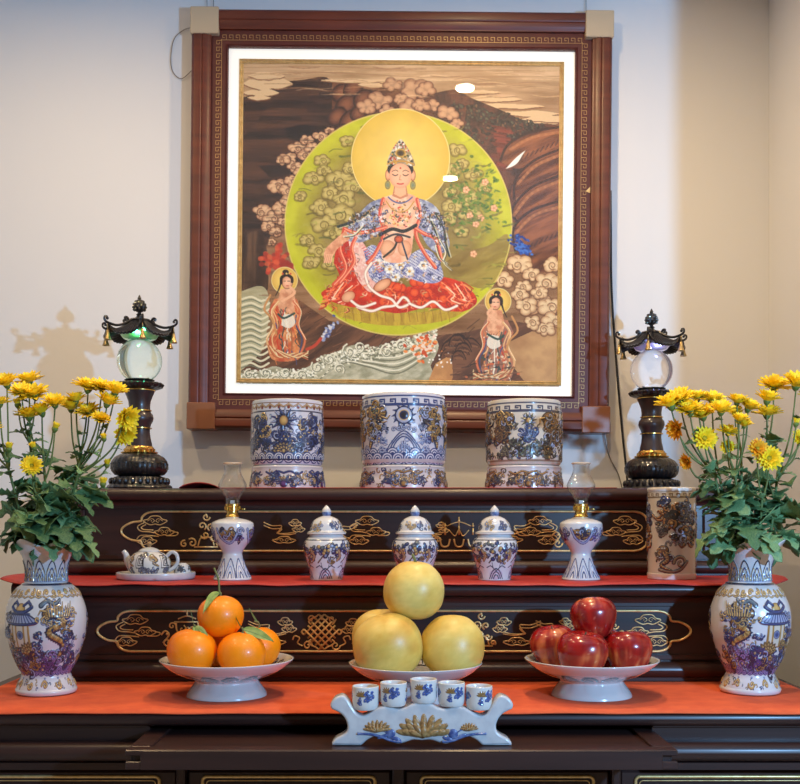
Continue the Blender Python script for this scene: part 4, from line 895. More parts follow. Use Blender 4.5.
MB().prism([(hw-25*k_, 32*k_), (hw-20.5*k_, 36.5*k_), (hw-20.5*k_, 30*k_)], -.0475, -.0455).build('gold_triangle_sticker', M['gold'], pic, world=False, smooth=False)
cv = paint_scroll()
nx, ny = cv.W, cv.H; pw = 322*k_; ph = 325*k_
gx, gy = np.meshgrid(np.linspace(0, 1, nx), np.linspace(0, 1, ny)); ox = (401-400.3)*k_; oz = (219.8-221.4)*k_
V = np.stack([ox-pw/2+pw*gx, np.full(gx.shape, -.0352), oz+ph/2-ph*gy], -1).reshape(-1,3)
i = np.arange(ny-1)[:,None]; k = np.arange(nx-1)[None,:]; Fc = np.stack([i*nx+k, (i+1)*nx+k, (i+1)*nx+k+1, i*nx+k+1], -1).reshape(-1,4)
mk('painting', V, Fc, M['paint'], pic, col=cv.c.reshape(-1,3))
# hanging wires and loose cables
def cable(name, pts, r, m, label, cat='cable', group=None):
    P = cr(pts, 8); b = np.array(P[0]); o = MB().tube([np.array(p)-b for p in P], r, n=8).build(name, M[m], None); o.location = tuple(b); tag(o, label, cat, group); return o
dW = 2.79
for px, top in ((207, 'left'), (213.5, 'left'), (586, 'right')):
    wob = X(px, dW)
    nm = {207: 'thin hanging wire above the top left corner of the picture frame, left of two', 213.5: 'thin hanging wire above the top left corner of the picture frame, right of two', 586: 'thin hanging wire above the top right corner of the picture frame'}[px]
    cable('hanging_wire', [(wob, dW, CEIL-.01), (wob+.001, dW, 2.3), (X(px+.5,dW), dW, Z(12 if px == 586 else 9, dW))], .0009, 'wire', nm, 'wire')
cable('grey_cable', [(X(196,dW),dW,Z(27,dW)),(X(184,dW),dW+.004,Z(29,dW)),(X(174,dW),dW+.005,Z(38,dW)),(X(170.5,dW),dW+.005,Z(55,dW)),(X(172,dW),dW+.005,Z(70,dW)),(X(181,dW),dW+.004,Z(78,dW)),(X(192,dW),dW+.001,Z(70,dW))], .0010, 'wire', 'thin grey cable looping out beside the top left corner of the frame')
cable('black_cable', [(X(611,2.78),2.786,Z(190,2.78)),(X(611.5,2.78),2.788,Z(230,2.78)),(X(612.5,2.78),2.79,Z(290,2.78)),(X(617,2.78),2.79,Z(360,2.78)),(X(623,2.78),2.79,Z(430,2.78)),(X(628.5,2.78),2.785,Z(492,2.78)),(X(630,2.78),2.785,Z(560,2.78)),(X(632,2.78),2.782,.6),(X(636,2.78),2.778,.004)], .0030, 'cable', 'black cable hanging down the wall beside the frame, left of the right lantern')
cable('pale_cable', [(X(604,2.78),2.79,Z(428,2.78)),(X(607,2.78),2.792,Z(445,2.78)),(X(612,2.78),2.793,Z(460,2.78)),(X(620,2.78),2.793,Z(476,2.78)),(X(624,2.78),2.79,Z(500,2.78)),(X(624,2.78),2.79,Z(560,2.78))], .0014, 'wire', 'thin pale cable trailing down the wall below the lower right corner of the frame')
# ---------------------------------------------------------------- lanterns
def lantern(px, d, th0, label, led):
    x = X(px, d); s = 2.45/F; z0 = CP
    t = thing('pagoda_lantern', label, 'lantern', (x, d, P2Z), 0, 'pagoda lanterns with crystal balls')
    b = P2Z; R = lambda p: p*s
    def la(name, prof, m, n=48, par=t, sm='auto', lob=None):
        mb = MB().lathe([(R(r), R(h)) for r, h in prof], n, (x, d, b))
        if lob:
            k, amp = lob; V = []
            for (vx, vy, vz) in mb.V:
                a = math.atan2(vy-d, vx-x); rr = math.hypot(vx-x, vy-d); f = 1+amp*(abs(math.sin(k*a/2))-.5); V.append((x+(vx-x)*f, d+(vy-d)*f, vz))
            mb.V = V
        return mb.build(name, M[m], par, smooth=sm)
    base = la('lotus_foot', [(31,0),(32,1.5),(31,3.5),(28.5,5),(27,8.5),(25,12),(20,13.5)], 'black', 96, lob=(24,.035))
    la('carved_foot_ring', [(20,13.4),(24,14.5),(27,18),(28,23),(27,28),(24,32),(19,35),(14,36)], 'black', 96, lob=(30,.03))
    # relief petals and fretted bosses on the foot
    mb = MB()
    for k in range(24):
        a = 2*PI*k/24; mb.ball((x+R(27.6)*math.cos(a), d+R(27.6)*math.sin(a), b+R(8)), R(3.2), 8, 6, (.8,.8,1.15))
    for k in range(20):
        a = 2*PI*k/20; c, s_ = math.cos(a), math.sin(a); r_ = R(27.4)
        mb.tube([(x+r_*math.cos(a+q), d+r_*math.sin(a+q), b+R(23)+R(h)) for q, h in ((-.1,-3),(-.1,3),(.08,3),(.08,-1.4),(-.02,-1.4))], R(.9), n=4)
    mb.build('carved_bosses', M['black'], t, smooth='auto')
    la('gilt_band', [(14,35.5),(17.5,36),(18,37),(15,38.2),(15.5,40),(13.5,41.5),(13,43),(11,43)], 'brass', 48, lob=(24,.05))
    la('lower_column', [(12.5,43),(12.2,46),(10.8,52),(10.2,57),(10.3,60),(11.2,61)], 'brown')
    la('gilt_ring', [(11,60.4),(12.1,60.6),(12.1,61.6),(11,61.8)], 'brass'); 
    la('turned_bulb', [(10.5,62),(11.3,65),(13,68),(13.8,71),(13.2,74.5),(11.2,77),(10.8,78)], 'brown')
    la('gilt_ring', [(10.6,78),(12,78.2),(12,79.2),(10.6,79.4)], 'brass')
    la('upper_column', [(10.6,79.4),(10.4,83),(11,88),(12.8,93),(14.6,97),(15,98.5)], 'brown')
    la('gilt_ring', [(14,98.2),(15.6,98.4),(15.6,99.2),(14,99.4)], 'brass')
    col = la('petal_collar', [(13,99.3),(17,100),(22,102),(23.5,104.5),(22,106.2),(17,106.5),(10,106.5)], 'black', 96, lob=(20,.09))
    la('collar_cup', [(10,106.4),(13,107),(15,109.4),(13.6,109.9),(9,108.3),(0.01,107.6)], 'black')
    bc = 128.6
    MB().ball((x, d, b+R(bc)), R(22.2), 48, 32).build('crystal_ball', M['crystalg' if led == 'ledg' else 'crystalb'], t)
    cap = la('brass_shade_ring', [(9,bc+21.0),(12,bc+20.6),(16,bc+22),(19.5,bc+26.5),(19,bc+27.2),(15.4,bc+23.2),(11.6,bc+21.6),(9,bc+22)], 'shadeg' if led == 'ledg' else 'shadeb'); la('brass_shade_rim', [(19,bc+26.6),(20.2,bc+26.8),(20,bc+28),(19,bc+27.6)], 'brass')
    la('coloured_led', [(0.01,bc+22.4),(7.4,bc+22.4),(7.6,bc+23.4),(.01,bc+23.6)], led)
    # six sided roof with upswept eaves
    n = 6; ns = 20; nr = 9; V = []; up = []
    zr0 = bc+21.5; 
    for j in range(nr+1):
        f = j/nr
        for k in range(n*ns):
            a = th0 + 2*PI*k/(n*ns); q = abs(((k % ns)/ns)-.5)*2      # 1 at corners, 0 mid side
            R0 = 9+27.5*(1-f)**1.0*(.95+.05*q**2.2)
            if f > .999: R0 = 8
            rib = 1.3 if k % 2 else 0
            h = zr0+1+17.5*f**1.6 + (1-f)**3*12*q**3.2 + rib*.8*(1-.5*f)
            V.append((x+R(R0)*math.cos(a), d-R(R0)*math.sin(a), b+R(h)))
    m = n*ns; Fc = [(j*m+k, j*m+(k+1)%m, (j+1)*m+(k+1)%m, (j+1)*m+k) for j in range(nr) for k in range(m)]
    o_ = len(V)
    for j in range(nr+1):
        for k in range(m): vx, vy, vz = V[j*m+k]; V.append((vx+(x-vx)*.02, vy+(d-vy)*.02, vz-R(1.8)))
    Fc += [(o_+j*m+(k+1)%m, o_+j*m+k, o_+(j+1)*m+k, o_+(j+1)*m+(k+1)%m) for j in range(nr) for k in range(m)]
    for k in range(m): Fc.append((k, (k+1)%m, o_+(k+1)%m, o_+k))
    roof = MB().add(V, Fc).build('roof', M['black'], t, smooth='auto')
    mb = MB()
    for k in range(n):      # ridge rolls with curled tips
        a = th0+2*PI*k/n; P = []
        for rr, hh_ in ((9,zr0+19),(14,zr0+15.6),(20,zr0+12.4),(27,zr0+10.6),(33,zr0+11.2),(37.6,zr0+12.4),(40,zr0+14.6),(39.6,zr0+17.4),(37.6,zr0+17.8),(37,zr0+16)): P.append((x+R(rr)*math.cos(a), d-R(rr)*math.sin(a), b+R(hh_)))
        P = cr(P, 4); mb.tube(P, np.linspace(R(1.5), R(1.0), len(P)), n=6); mb.ball((x+R(36.9)*math.cos(a), d-R(36.9)*math.sin(a), b+R(zr0+16)), R(1.5), 8, 6)
        P = cr([(x+R(rr)*math.cos(a), d-R(rr)*math.sin(a), b+R(hh_)) for rr, hh_ in ((12,zr0+16.5),(14.5,zr0+20),(17,zr0+19.6),(16.4,zr0+17.4))], 4); mb.tube(P, R(1.3), n=6)
    mb.build('eave_scrolls', M['black'], roof, smooth='auto')
    la('roof_crown', [(8.5,zr0+17),(10,zr0+18.5),(9,zr0+20),(5,zr0+21),(3.4,zr0+22.2),(2,zr0+24)], 'black', 48, lob=(8,.12))
    fin = la('finial', [(1.6,zr0+23),(3.4,zr0+24.6),(1.6,zr0+26),(1.6,zr0+26.8),(4.2,zr0+28.2),(6.3,zr0+31.2),(6.0,zr0+35),(3.8,zr0+38.5),(1.4,zr0+40),(1.8,zr0+41),(.3,zr0+44.5)], 'black', 40, lob=(10,.16)); mb = MB()
    for j in range(4):
        for k in range(9):
            a = 2*PI*(k+.5*(j%2))/9; rr = (5.6,6.3,5.6,4.0)[j]; mb.ball((x+R(rr)*math.cos(a), d+R(rr)*math.sin(a), b+R(zr0+29.5+j*2.7)), R(1.25), 6, 5)
    mb.build('finial_scales', M['black'], fin, smooth='auto')
    for k in range(n):
        a = th0+2*PI*k/n; cx = x+R(36.5)*math.cos(a); cy = d-R(36.5)*math.sin(a); zt_ = b+R(zr0+8)
        bell = MB().lathe([(R(.01),0),(R(1.3),-R(.3)),(R(1.7),-R(3)),(R(2.2),-R(6)),(R(3.4),-R(9.3)),(R(3.7),-R(10)),(R(3.0),-R(9.8)),(R(1.6),-R(4)),(R(.01),-R(2))], 20, (cx,cy,zt_-R(3)), capb=False, capt=False).build('bell', M['bellbrass'], t)
        mb = MB(); mb.tube([(cx,cy,zt_+R(3.5)),(cx,cy,zt_-R(3))], R(.45), n=6); mb.build('bell_hook', M['bellbrass'], bell)
    light('lantern_led', 'POINT', (x+R(3), d-R(21), b+R(bc+24)), .20, (.1,1,.5) if led == 'ledg' else (.3,.35,1), .006)
    return t
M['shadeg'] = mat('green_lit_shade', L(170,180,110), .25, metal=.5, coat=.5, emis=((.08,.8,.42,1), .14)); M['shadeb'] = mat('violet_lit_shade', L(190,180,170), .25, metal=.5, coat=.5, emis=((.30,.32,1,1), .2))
M['ledg'] = lamp_mat('green_led', (.05,1,.45,1), 30); M['ledb'] = lamp_mat('blue_violet_led', (.22,.25,1,1), 34)
P2Z = M2+.0002
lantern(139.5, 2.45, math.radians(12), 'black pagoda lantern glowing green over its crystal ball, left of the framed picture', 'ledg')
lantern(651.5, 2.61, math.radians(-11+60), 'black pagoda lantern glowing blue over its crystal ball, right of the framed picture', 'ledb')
# ---------------------------------------------------------------- ceramics
def vase_cv(seed, mir):
    w = 2*PI*.0765; h = .285; cv = Cv(w, h, 1250, WH); c = w/2
    fill(cv, .048, .120, 170, .0055, ((BL,NV),(GL,NV),((120,110,150),NV),(PL,NV)), seed+70, .0012, lambda x, y: y > .095+.02*math.sin(x*40)); fill(cv, .012, .030, 60, .0042, ((GL,NV),(BL,NV)), seed+71, .0010)
    band(cv, .006, .010, WH, .0015)
    for k in range(12): cx = (k+.5)*w/12; cv.ostroke(spiral(cx, .021, .0085, 1.0, PI, 1 if k%2 else -1, 12), .0030, GL, BR, .0018); cv.blob(cx, .033, .003, .002, PL, BL, hh=.001)
    band(cv, .041, .003, NV, .0008)
    waves(cv, .047, .010, 1, (64,60,110), (150,140,180), hh=.0008)
    flourish(cv, c-.03*mir, .062, .030, seed+1, GD, NV, 12); flourish(cv, c+.025*mir, .055, .022, seed+2, (110,96,150), NV, 12)
    for k in range(9): flourish(cv, w*k/9, .066, .022, seed+10+k, GD if k % 2 else BL, NV, 8)
    pagoda(cv, c-.028*mir, .093, .070, mir)
    lotus(cv, c-.012*mir, .082, .022, GL, (90,66,44))
    dragon(cv, [(c+.032*mir,.155),(c+.055*mir,.140),(c+.030*mir,.120),(c+.058*mir,.098),(c+.050*mir,.075),(c+.028*mir,.062)], .015, GD, NV, .0024, seed)
    flourish(cv, c+.040*mir, .160, .024, seed+4, GD, NV, 10); flourish(cv, c+.068*mir, .150, .018, seed+5, GL, BL, 8)
    cv.ostroke(cr([(c+.014*mir,.170),(c+.026*mir,.178),(c+.040*mir,.172),(c+.052*mir,.180)],5), .006, (96,110,120), NV, .0014, .003)
    peony(cv, w*.02, .12, .035); branch(cv, w*.20, .12, .05, seed+6); branch(cv, w*.82, .12, .05, seed+7); flourish(cv, w*.95, .16, .03, seed+8, GD, NV, 10)
    for k, (a_, b_, c_, cl) in enumerate([(-.056,.090,.020,GD),(-.050,.070,.020,BL),(-.004,.066,.022,GD),(.012,.088,.018,BL),(.008,.112,.012,BL),(.060,.122,.016,GD),(.028,.140,.014,GL),(.064,.085,.018,(120,110,150)),(.040,.072,.020,(140,120,170)),(.018,.062,.018,(90,70,130)),(-.035,.060,.016,(90,80,120)),(.072,.110,.014,BL),(-.062,.125,.013,BL),(-.060,.150,.012,PL)]): flourish(cv, c+a_*mir, b_, c_, seed+60+k, cl, NV, 10, .0018)
    for k in range(9): cv.ostroke([(c+(.030+.0045*k)*mir,.150),(c+(.026+.0062*k)*mir,.168+.004*(k%3))], .0028, GL, NV, .0018, .0010)
    for k in range(30): cx = (k+.5)*w/30; cv.ostroke(spiral(cx, .1925, .0062, .9, k, 1 if k%2 else -1, 9), .0026, GL, BR, .0012); cv.ostroke([(cx-.006,.186),(cx,.1835),(cx+.006,.186)], .002, GL, NV, .001)
    band(cv, .2065, .0035, NV, .0012); band(cv, .2115, .002, PL, .0008)
    petals(cv, .213, .251, 11, NV, BL, .0030)
    petals(cv, .213, .236, 22, GL, PL, .0016)
    return cv
VP = [(.030,0),(.050,.001),(.0545,.006),(.0535,.013),(.049,.024),(.0445,.034),(.0455,.042),(.055,.062),(.066,.085),(.0735,.110),(.0765,.137),(.0745,.160),(.066,.183),(.052,.200),(.0405,.208),(.0388,.212),(.0375,.222),(.0385,.238),(.0435,.256),(.052,.271),(.0595,.282),(.0595,.285),(.056,.283),(.048,.268),(.041,.252),(.0355,.236),(.035,.212),(.040,.200),(.040,.19)]
def wavy(k, ph):
    def f(th, t, R, ZZ, Q):
        q = np.clip((Q[:,1]-.245)/.04, 0, 1)[:,None]**1.6*(Q[:,0] > .03)[:,None]
        wv = np.cos(k*th+ph); return R*(1+q*.085*wv), ZZ+q*.0062*wv
    return f
def vase(px, d, seed, mir, label):
    t = thing('flower_vase', label, 'vase', (X(px,d), d, CT), 0, 'ceramic flower vases on the altar table')
    lathe_cv('vase_body', VP, 21, vase_cv(seed, mir), M['cer'], t, rmod=wavy(5, 2.2 if seed == 5 else 1.0)); return t
VP = [(r*.965 if .06 < r else r, z) for r, z in VP]
vase(46.5, 1.985, 5, 1, 'blue, white and gold relief vase of yellow chrysanthemums at the left end of the altar')
vase(750, 1.995, 60, -1, 'blue, white and gold relief vase of yellow chrysanthemums at the right end of the altar')
def burner(px, d, rpx, hpx, label, style, seed):
    s = d/F; r = rpx*s; h = hpx*s
    t = thing('incense_burner', label, 'incense burner', (X(px,d), d, P2Z+STH*s+.0005+.0014), 0, 'incense burners on the top step')
    w = 2*PI*r; cv = Cv(w, h, 1150, (196,196,206) if style < 2 else (206,198,184)); c = w/2; u = h/65.
    if style == 0: fill(cv, u*8, u*50, 210, u*3.0, ((BL,NV),(PL,NV),(GL,NV)), seed+400, .0010)
    if style == 1: fill(cv, u*16, u*54, 120, u*2.2, ((PL,BL),((170,176,200),BL)), seed+400, .0006)
    if style == 2: fill(cv, u*6, u*48, 200, u*3.0, (((110,104,84),DK),(BL,DK),(BR,DK)), seed+400, .0012)
    if style == 0:
        for k in range(24): cx = (k+.5)*w/24; cv.ostroke([(cx-u*4,h-u*8.5),(cx,h-u*6),(cx+u*4,h-u*8.5)], u*1.2, (168,140,110), BR, .0006); cv.blob(cx, h-u*9, u*1.6, u*1.6, (120,50,44), BR)
        band(cv, h-u*12.5, u*1.2, NV); band(cv, h-u*4.4, u*.8, BR)
        for q in range(4):
            cc = c+q*w/4+.03*w*0
            if q % 2 == 0: peony(cv, cc, u*43, u*13.5); flourish(cv, cc, u*24, u*13, seed+q, BL, NV, 16); lotus(cv, cc, u*12, u*9, GL, NV); 
            else: branch(cv, cc-.0*w, u*36, u*24, seed+q); flourish(cv, cc, u*18, u*13, seed+q+9, BL, NV, 14)
            for sg in (-1,1): flourish(cv, cc+sg*u*26, u*40, u*11, seed+200+q*3+sg, GL if q%2==0 else BL, NV, 14, .0024); flourish(cv, cc+sg*u*24, u*24, u*10, seed+230+q*3+sg, BL, NV, 14); flourish(cv, cc+sg*u*14, u*13, u*9, seed+260+q*3+sg, BL, NV, 12)
            flourish(cv, cc, u*30, u*9, seed+290+q, BL, NV, 14); lotus(cv, cc, u*12, u*11, GL, NV)
            flourish(cv, cc+w*.085, u*20, u*8, seed+30+q, BL, NV, 12); flourish(cv, cc+w*.165, u*30, u*8, seed+33+q, GL, NV, 10)
        waves(cv, u*7, u*5.5, 1); band(cv, u*5, u*1.4, NV, .0006)
    elif style == 1:
        greek(cv, h-u*12, h-u*3.6, BL, u*10.5, u*1.35, .0004)
        for q in range(3):
            cc = c+q*w/3
            cv.blob(cc, u*44, u*7, u*7, (200,196,196), PL, hh=.0014, out=NV, ow=u*1.2); cv.blob(cc, u*44, u*4, u*4, DK, BL, hh=.002, out=GL, ow=u*.8)
            for k in range(12): a = 2*PI*k/12; cv.ostroke([(cc+u*8*math.cos(a),u*44+u*8*math.sin(a)),(cc+u*11*math.cos(a+.1),u*44+u*11*math.sin(a+.1))], u*1.4, BL, NV, .001, u*.4)
            for k in range(5): cv.ostroke(spiral(cc+u*(k-2)*4.5, u*33-abs(k-2)*u*.8, u*2.6, 1.1, k, (-1)**k, 10), u*.9, PL, NV, .001)
            for k in range(3): cv.stroke(cr([(cc-u*(12+3*k),u*8),(cc-u*(7+2*k),u*20),(cc,u*(25+k*2.5)),(cc+u*(7+2*k),u*20),(cc+u*(12+3*k),u*8)],6), u*1.1, BL, .001)
            for k in range(-5,6): cv.stroke([(cc+k*u*1.9,u*7),(cc+k*u*1.6,u*(21-abs(k)*1.6))], u*1.0, (94,104,150) if k % 2 else BL, .001)
            for sg in (-1,1): dragon(cv, [(cc+sg*u*23,u*46),(cc+sg*u*29,u*38),(cc+sg*u*24,u*30),(cc+sg*u*31,u*24),(cc+sg*u*34,u*16)], u*7, GD, NV, .0032, seed+q*3+sg); flourish(cv, cc+sg*u*28, u*46, u*11, seed+q*5+sg, GD, DK, 16, .0034); flourish(cv, cc+sg*u*32, u*30, u*10, seed+90+q*5+sg, GD, DK, 14, .0032); flourish(cv, cc+sg*u*17, u*33, u*5, seed+95+q*5+sg, PL, NV, 8); flourish(cv, cc+sg*u*20, u*22, u*7, seed+50+q*5+sg, PL, BL, 8)
        waves(cv, u*5, u*6, 2, BL, (200,200,214), hh=.0009)
        for k in range(12): cx = k*w/12; cv.ostroke(spiral(cx, u*14, u*4, 1.2, 0, (-1)**k, 12), u*1, PL, BL, .001)
        band(cv, u*3.4, u*3, (196,186,184), 0)
    else:
        greek(cv, h-u*13, h-u*4.6, (70,72,90), u*11, u*1.4, .0004)
        for q in range(3):
            cc = c+q*w/3
            peony(cv, cc, u*43, u*8, (96,100,70), DK); flourish(cv, cc, u*30, u*10, seed+q, BL, NV, 14); flourish(cv, cc, u*14, u*11, seed+q+7, (90,96,74), DK, 16)
            for sg in (-1,1): dragon(cv, [(cc+sg*u*22,u*45),(cc+sg*u*30,u*38),(cc+sg*u*22,u*31),(cc+sg*u*31,u*22)], u*8, BR, DK, .0028, seed+q*3+sg); flourish(cv, cc+sg*u*25, u*43, u*11, seed+q*5+sg, GD, DK, 16, .0030); flourish(cv, cc+sg*u*28, u*28, u*11, seed+140+q*5+sg, BR, DK, 16, .0030); flourish(cv, cc+sg*u*11, u*19, u*8, seed+150+q*5+sg, (90,96,84), DK, 12); flourish(cv, cc+sg*u*22, u*14, u*10, seed+50+q*5+sg, (110,104,84), DK, 12)
        for k in range(16): flourish(cv, k*w/16, u*9, u*5, seed+80+k, (98,100,86), DK, 6)
        band(cv, u*4, u*2, (150,130,110), 0)
    lathe_cv('burner_body', [(r*.6,0),(r*.90,0),(r*.955,h*.015),(r*.985,h*.06),(r*1.0,h*.12),(r*1.0,h*.4),(r*.995,h*.72),(r*.985,h*.93),(r*.975,h*.985),(r*.955,h),(r*.93,h*.985),(r*.92,h*.95),(r*.91,h*.7),(r*.9,h*.6)], 8, cv, M['cer'], t, smooth=4)
    MB().lathe([(.001,h*.70),(r*.905,h*.70)], 40, tuple(t.location), capb=False, capt=False).build('ash', M['ash'], t)
    return t
M['ash'] = mat('grey_ash', L(150,142,132), .95, bump=((300,300,300), .5, .002))
STH = 23.0
def bstand(px, d, rpx, label, style, seed):
    s = d/F; r = rpx*s; h = STH*s; w = 2*PI*r; cv = Cv(w, h, 1150, (198,194,194)); u = h/21.; c = w/2
    t = thing('burner_stand', label, 'ceramic stand', (X(px,d), d, P2Z+.0014), 0, 'ceramic stands under the incense burners')
    cs = [(BL,GL),(GD,BL),(GD,(96,90,74))][style]
    fill(cv, u*2, u*17, 130, u*2.4, ((cs[0],NV),(cs[1],DK),(GL,DK)), seed+500, .0012)
    for q in range(5):
        cc = c+q*w/5; lotus(cv, cc, u*6, u*6, GL if style else GD, NV, .002, 2); cv.blob(cc, u*4.5, u*3, u*3, (90,60,110) if style == 0 else cs[0], NV, hh=.0022, out=DK, ow=u*.5)
        for sg in (-1,1):
            flourish(cv, cc+sg*u*9, u*9, u*7, seed+q*4+sg, cs[0], NV, 14, .0022); flourish(cv, cc+sg*u*15, u*7, u*5, seed+q*7+sg+40, cs[1], NV, 10, .0018)
            cv.ostroke(cr([(cc,u*14),(cc+sg*u*6,u*15.5),(cc+sg*u*12,u*13),(cc+sg*u*17,u*15)],5), u*1.1, cs[0], NV, .001)
    band(cv, h-u*2.2, u*1.0, (180,176,178), 0)
    rr = r
    lathe_cv('stand_body', [(rr*.7,0),(rr*1.0,0),(rr*1.03,h*.08),(rr*1.02,h*.3),(rr*.985,h*.55),(rr*.985,h*.8),(rr*.99,h*.93),(rr*.95,h*.995),(rr*.8,h),(rr*.3,h),(.001,h)], 7, cv, M['cer'], t, smooth=3)
    return t
for px, d, rp, hp, st, lb, ls in ((287.5, 2.5, 36, 64.5, 0, 'blue and white incense burner with relief peonies, leftmost of the three', 'relief ceramic stand under the left incense burner with peonies'),
        (403.5, 2.5, 42, 70, 1, 'tallest incense burner with gold dragons and sun, below the picture centre', 'wider relief ceramic stand under the tallest incense burner'),
        (524, 2.5, 37.3, 64.5, 2, 'brown and green relief incense burner, rightmost of the three', 'relief ceramic stand under the brown right incense burner')):
    bstand(px, d, rp, ls, st, 300+int(px)); burner(px, d, rp, hp, lb, st, 100+int(px))
def jar(px, d, label, seed):
    s = d/F; t = thing('ginger_jar', label, 'jar', (X(px,d), d, CM), 0, 'lidded ginger jars on the middle step'); q = s
    w = 2*PI*23*s; h = 45*s; cv = Cv(w, h, 2300, (208,208,209)); u = s
    for k in range(5):
        cc = w/2+k*w/5; branch(cv, cc, 28*u, 17*u, seed+k, .0010); branch(cv, cc+14*u, 27*u, 14*u, seed+k+60, .0009); flourish(cv, cc+7*u, 20*u, 5*u, seed+70+k, GD, NV, 8, .0008); cv.blob(cc, 6*u, 9*u, 5*u, (190,150,170), (150,130,170), a=.5); 
        for r_ in (1, .7, .4): cv.stroke(cr([(cc-9*u*r_,2*u),(cc-5*u*r_,7*u*r_+2*u),(cc,10*u*r_+2*u),(cc+5*u*r_,7*u*r_+2*u),(cc+9*u*r_,2*u)],4), 1.1*u, NV, .0006)
        for sg in (-1,1): cv.stroke([(cc,10*u),(cc+sg*7*u,15*u),(cc+sg*12*u,13*u)], .9*u, NV, .0006); cv.stroke([(cc+sg*4*u,13*u),(cc+sg*5*u,18*u)], .8*u, NV, .0006)
        cv.ostroke([(cc+14*u,30*u),(cc+17*u,24*u),(cc+14*u,20*u)], 1.8*u, (170,140,110), BR, .0008)
    band(cv, 40*u, 1.0*u, NV)
    lathe_cv('jar_body', [(x_*q,z_*q) for x_, z_ in [(10,0),(15.6,0),(16.2,1.5),(17,9),(20,20),(22.6,29),(23,34),(21,39.5),(17.4,43),(16.6,45),(15.6,45.2),(15.4,43),(18,38),(18,36)]], 9, cv, M['cer'], t, smooth=4, n=330, nv=150)
    w = 2*PI*16*s; cl = Cv(w, 22*s, 2300, (208,208,209))
    for k in range(7): flourish(cl, k*w/7, 9*u, 6.5*u, seed+40+k, GL if k % 2 else BL, (90,96,110), 7, .0006)
    band(cl, 2.2*u, .8*u, (150,150,160))
    lid = lathe_cv('jar_lid', [(x_*q,(45.4+z_)*q) for x_, z_ in [(14,0),(19.0,0),(19.3,1.2),(18.6,2.6),(16.8,3.6),(16.2,6),(14.6,11),(10.5,15.5),(5,18),(3.4,18.5)]], 9, cl, M['cer'], t, smooth=4, n=260, nv=80)
    b = wloc(t); fin = MB().lathe([(x_*q, (64+z_)*q) for x_, z_ in [(3.6,0),(3.2,1),(4.6,3),(4.9,4.6),(3.6,7),(1.6,9.4),(.3,10.4)]], 20, tuple(b)).build('lid_knob', M['cerp'], lid, world=True)
    MB().lathe([(x_*q, (64+z_)*q) for x_, z_ in [(3.9,-.2),(4.3,.5),(4.95,3.2),(4.7,3.6),(3.8,1.2)]], 20, tuple(b)).build('blue_knob_ring', M['cerb'], lid)
    return t
jar(326.5, 2.18, 'lidded blue and white ginger jar, left of the three, beside the left oil lamp', 11)
jar(415, 2.18, 'lidded blue and white ginger jar behind the top pomelo', 31)
jar(494.5, 2.18, 'lidded blue and white ginger jar, right of the three, right of the pomelos', 51)
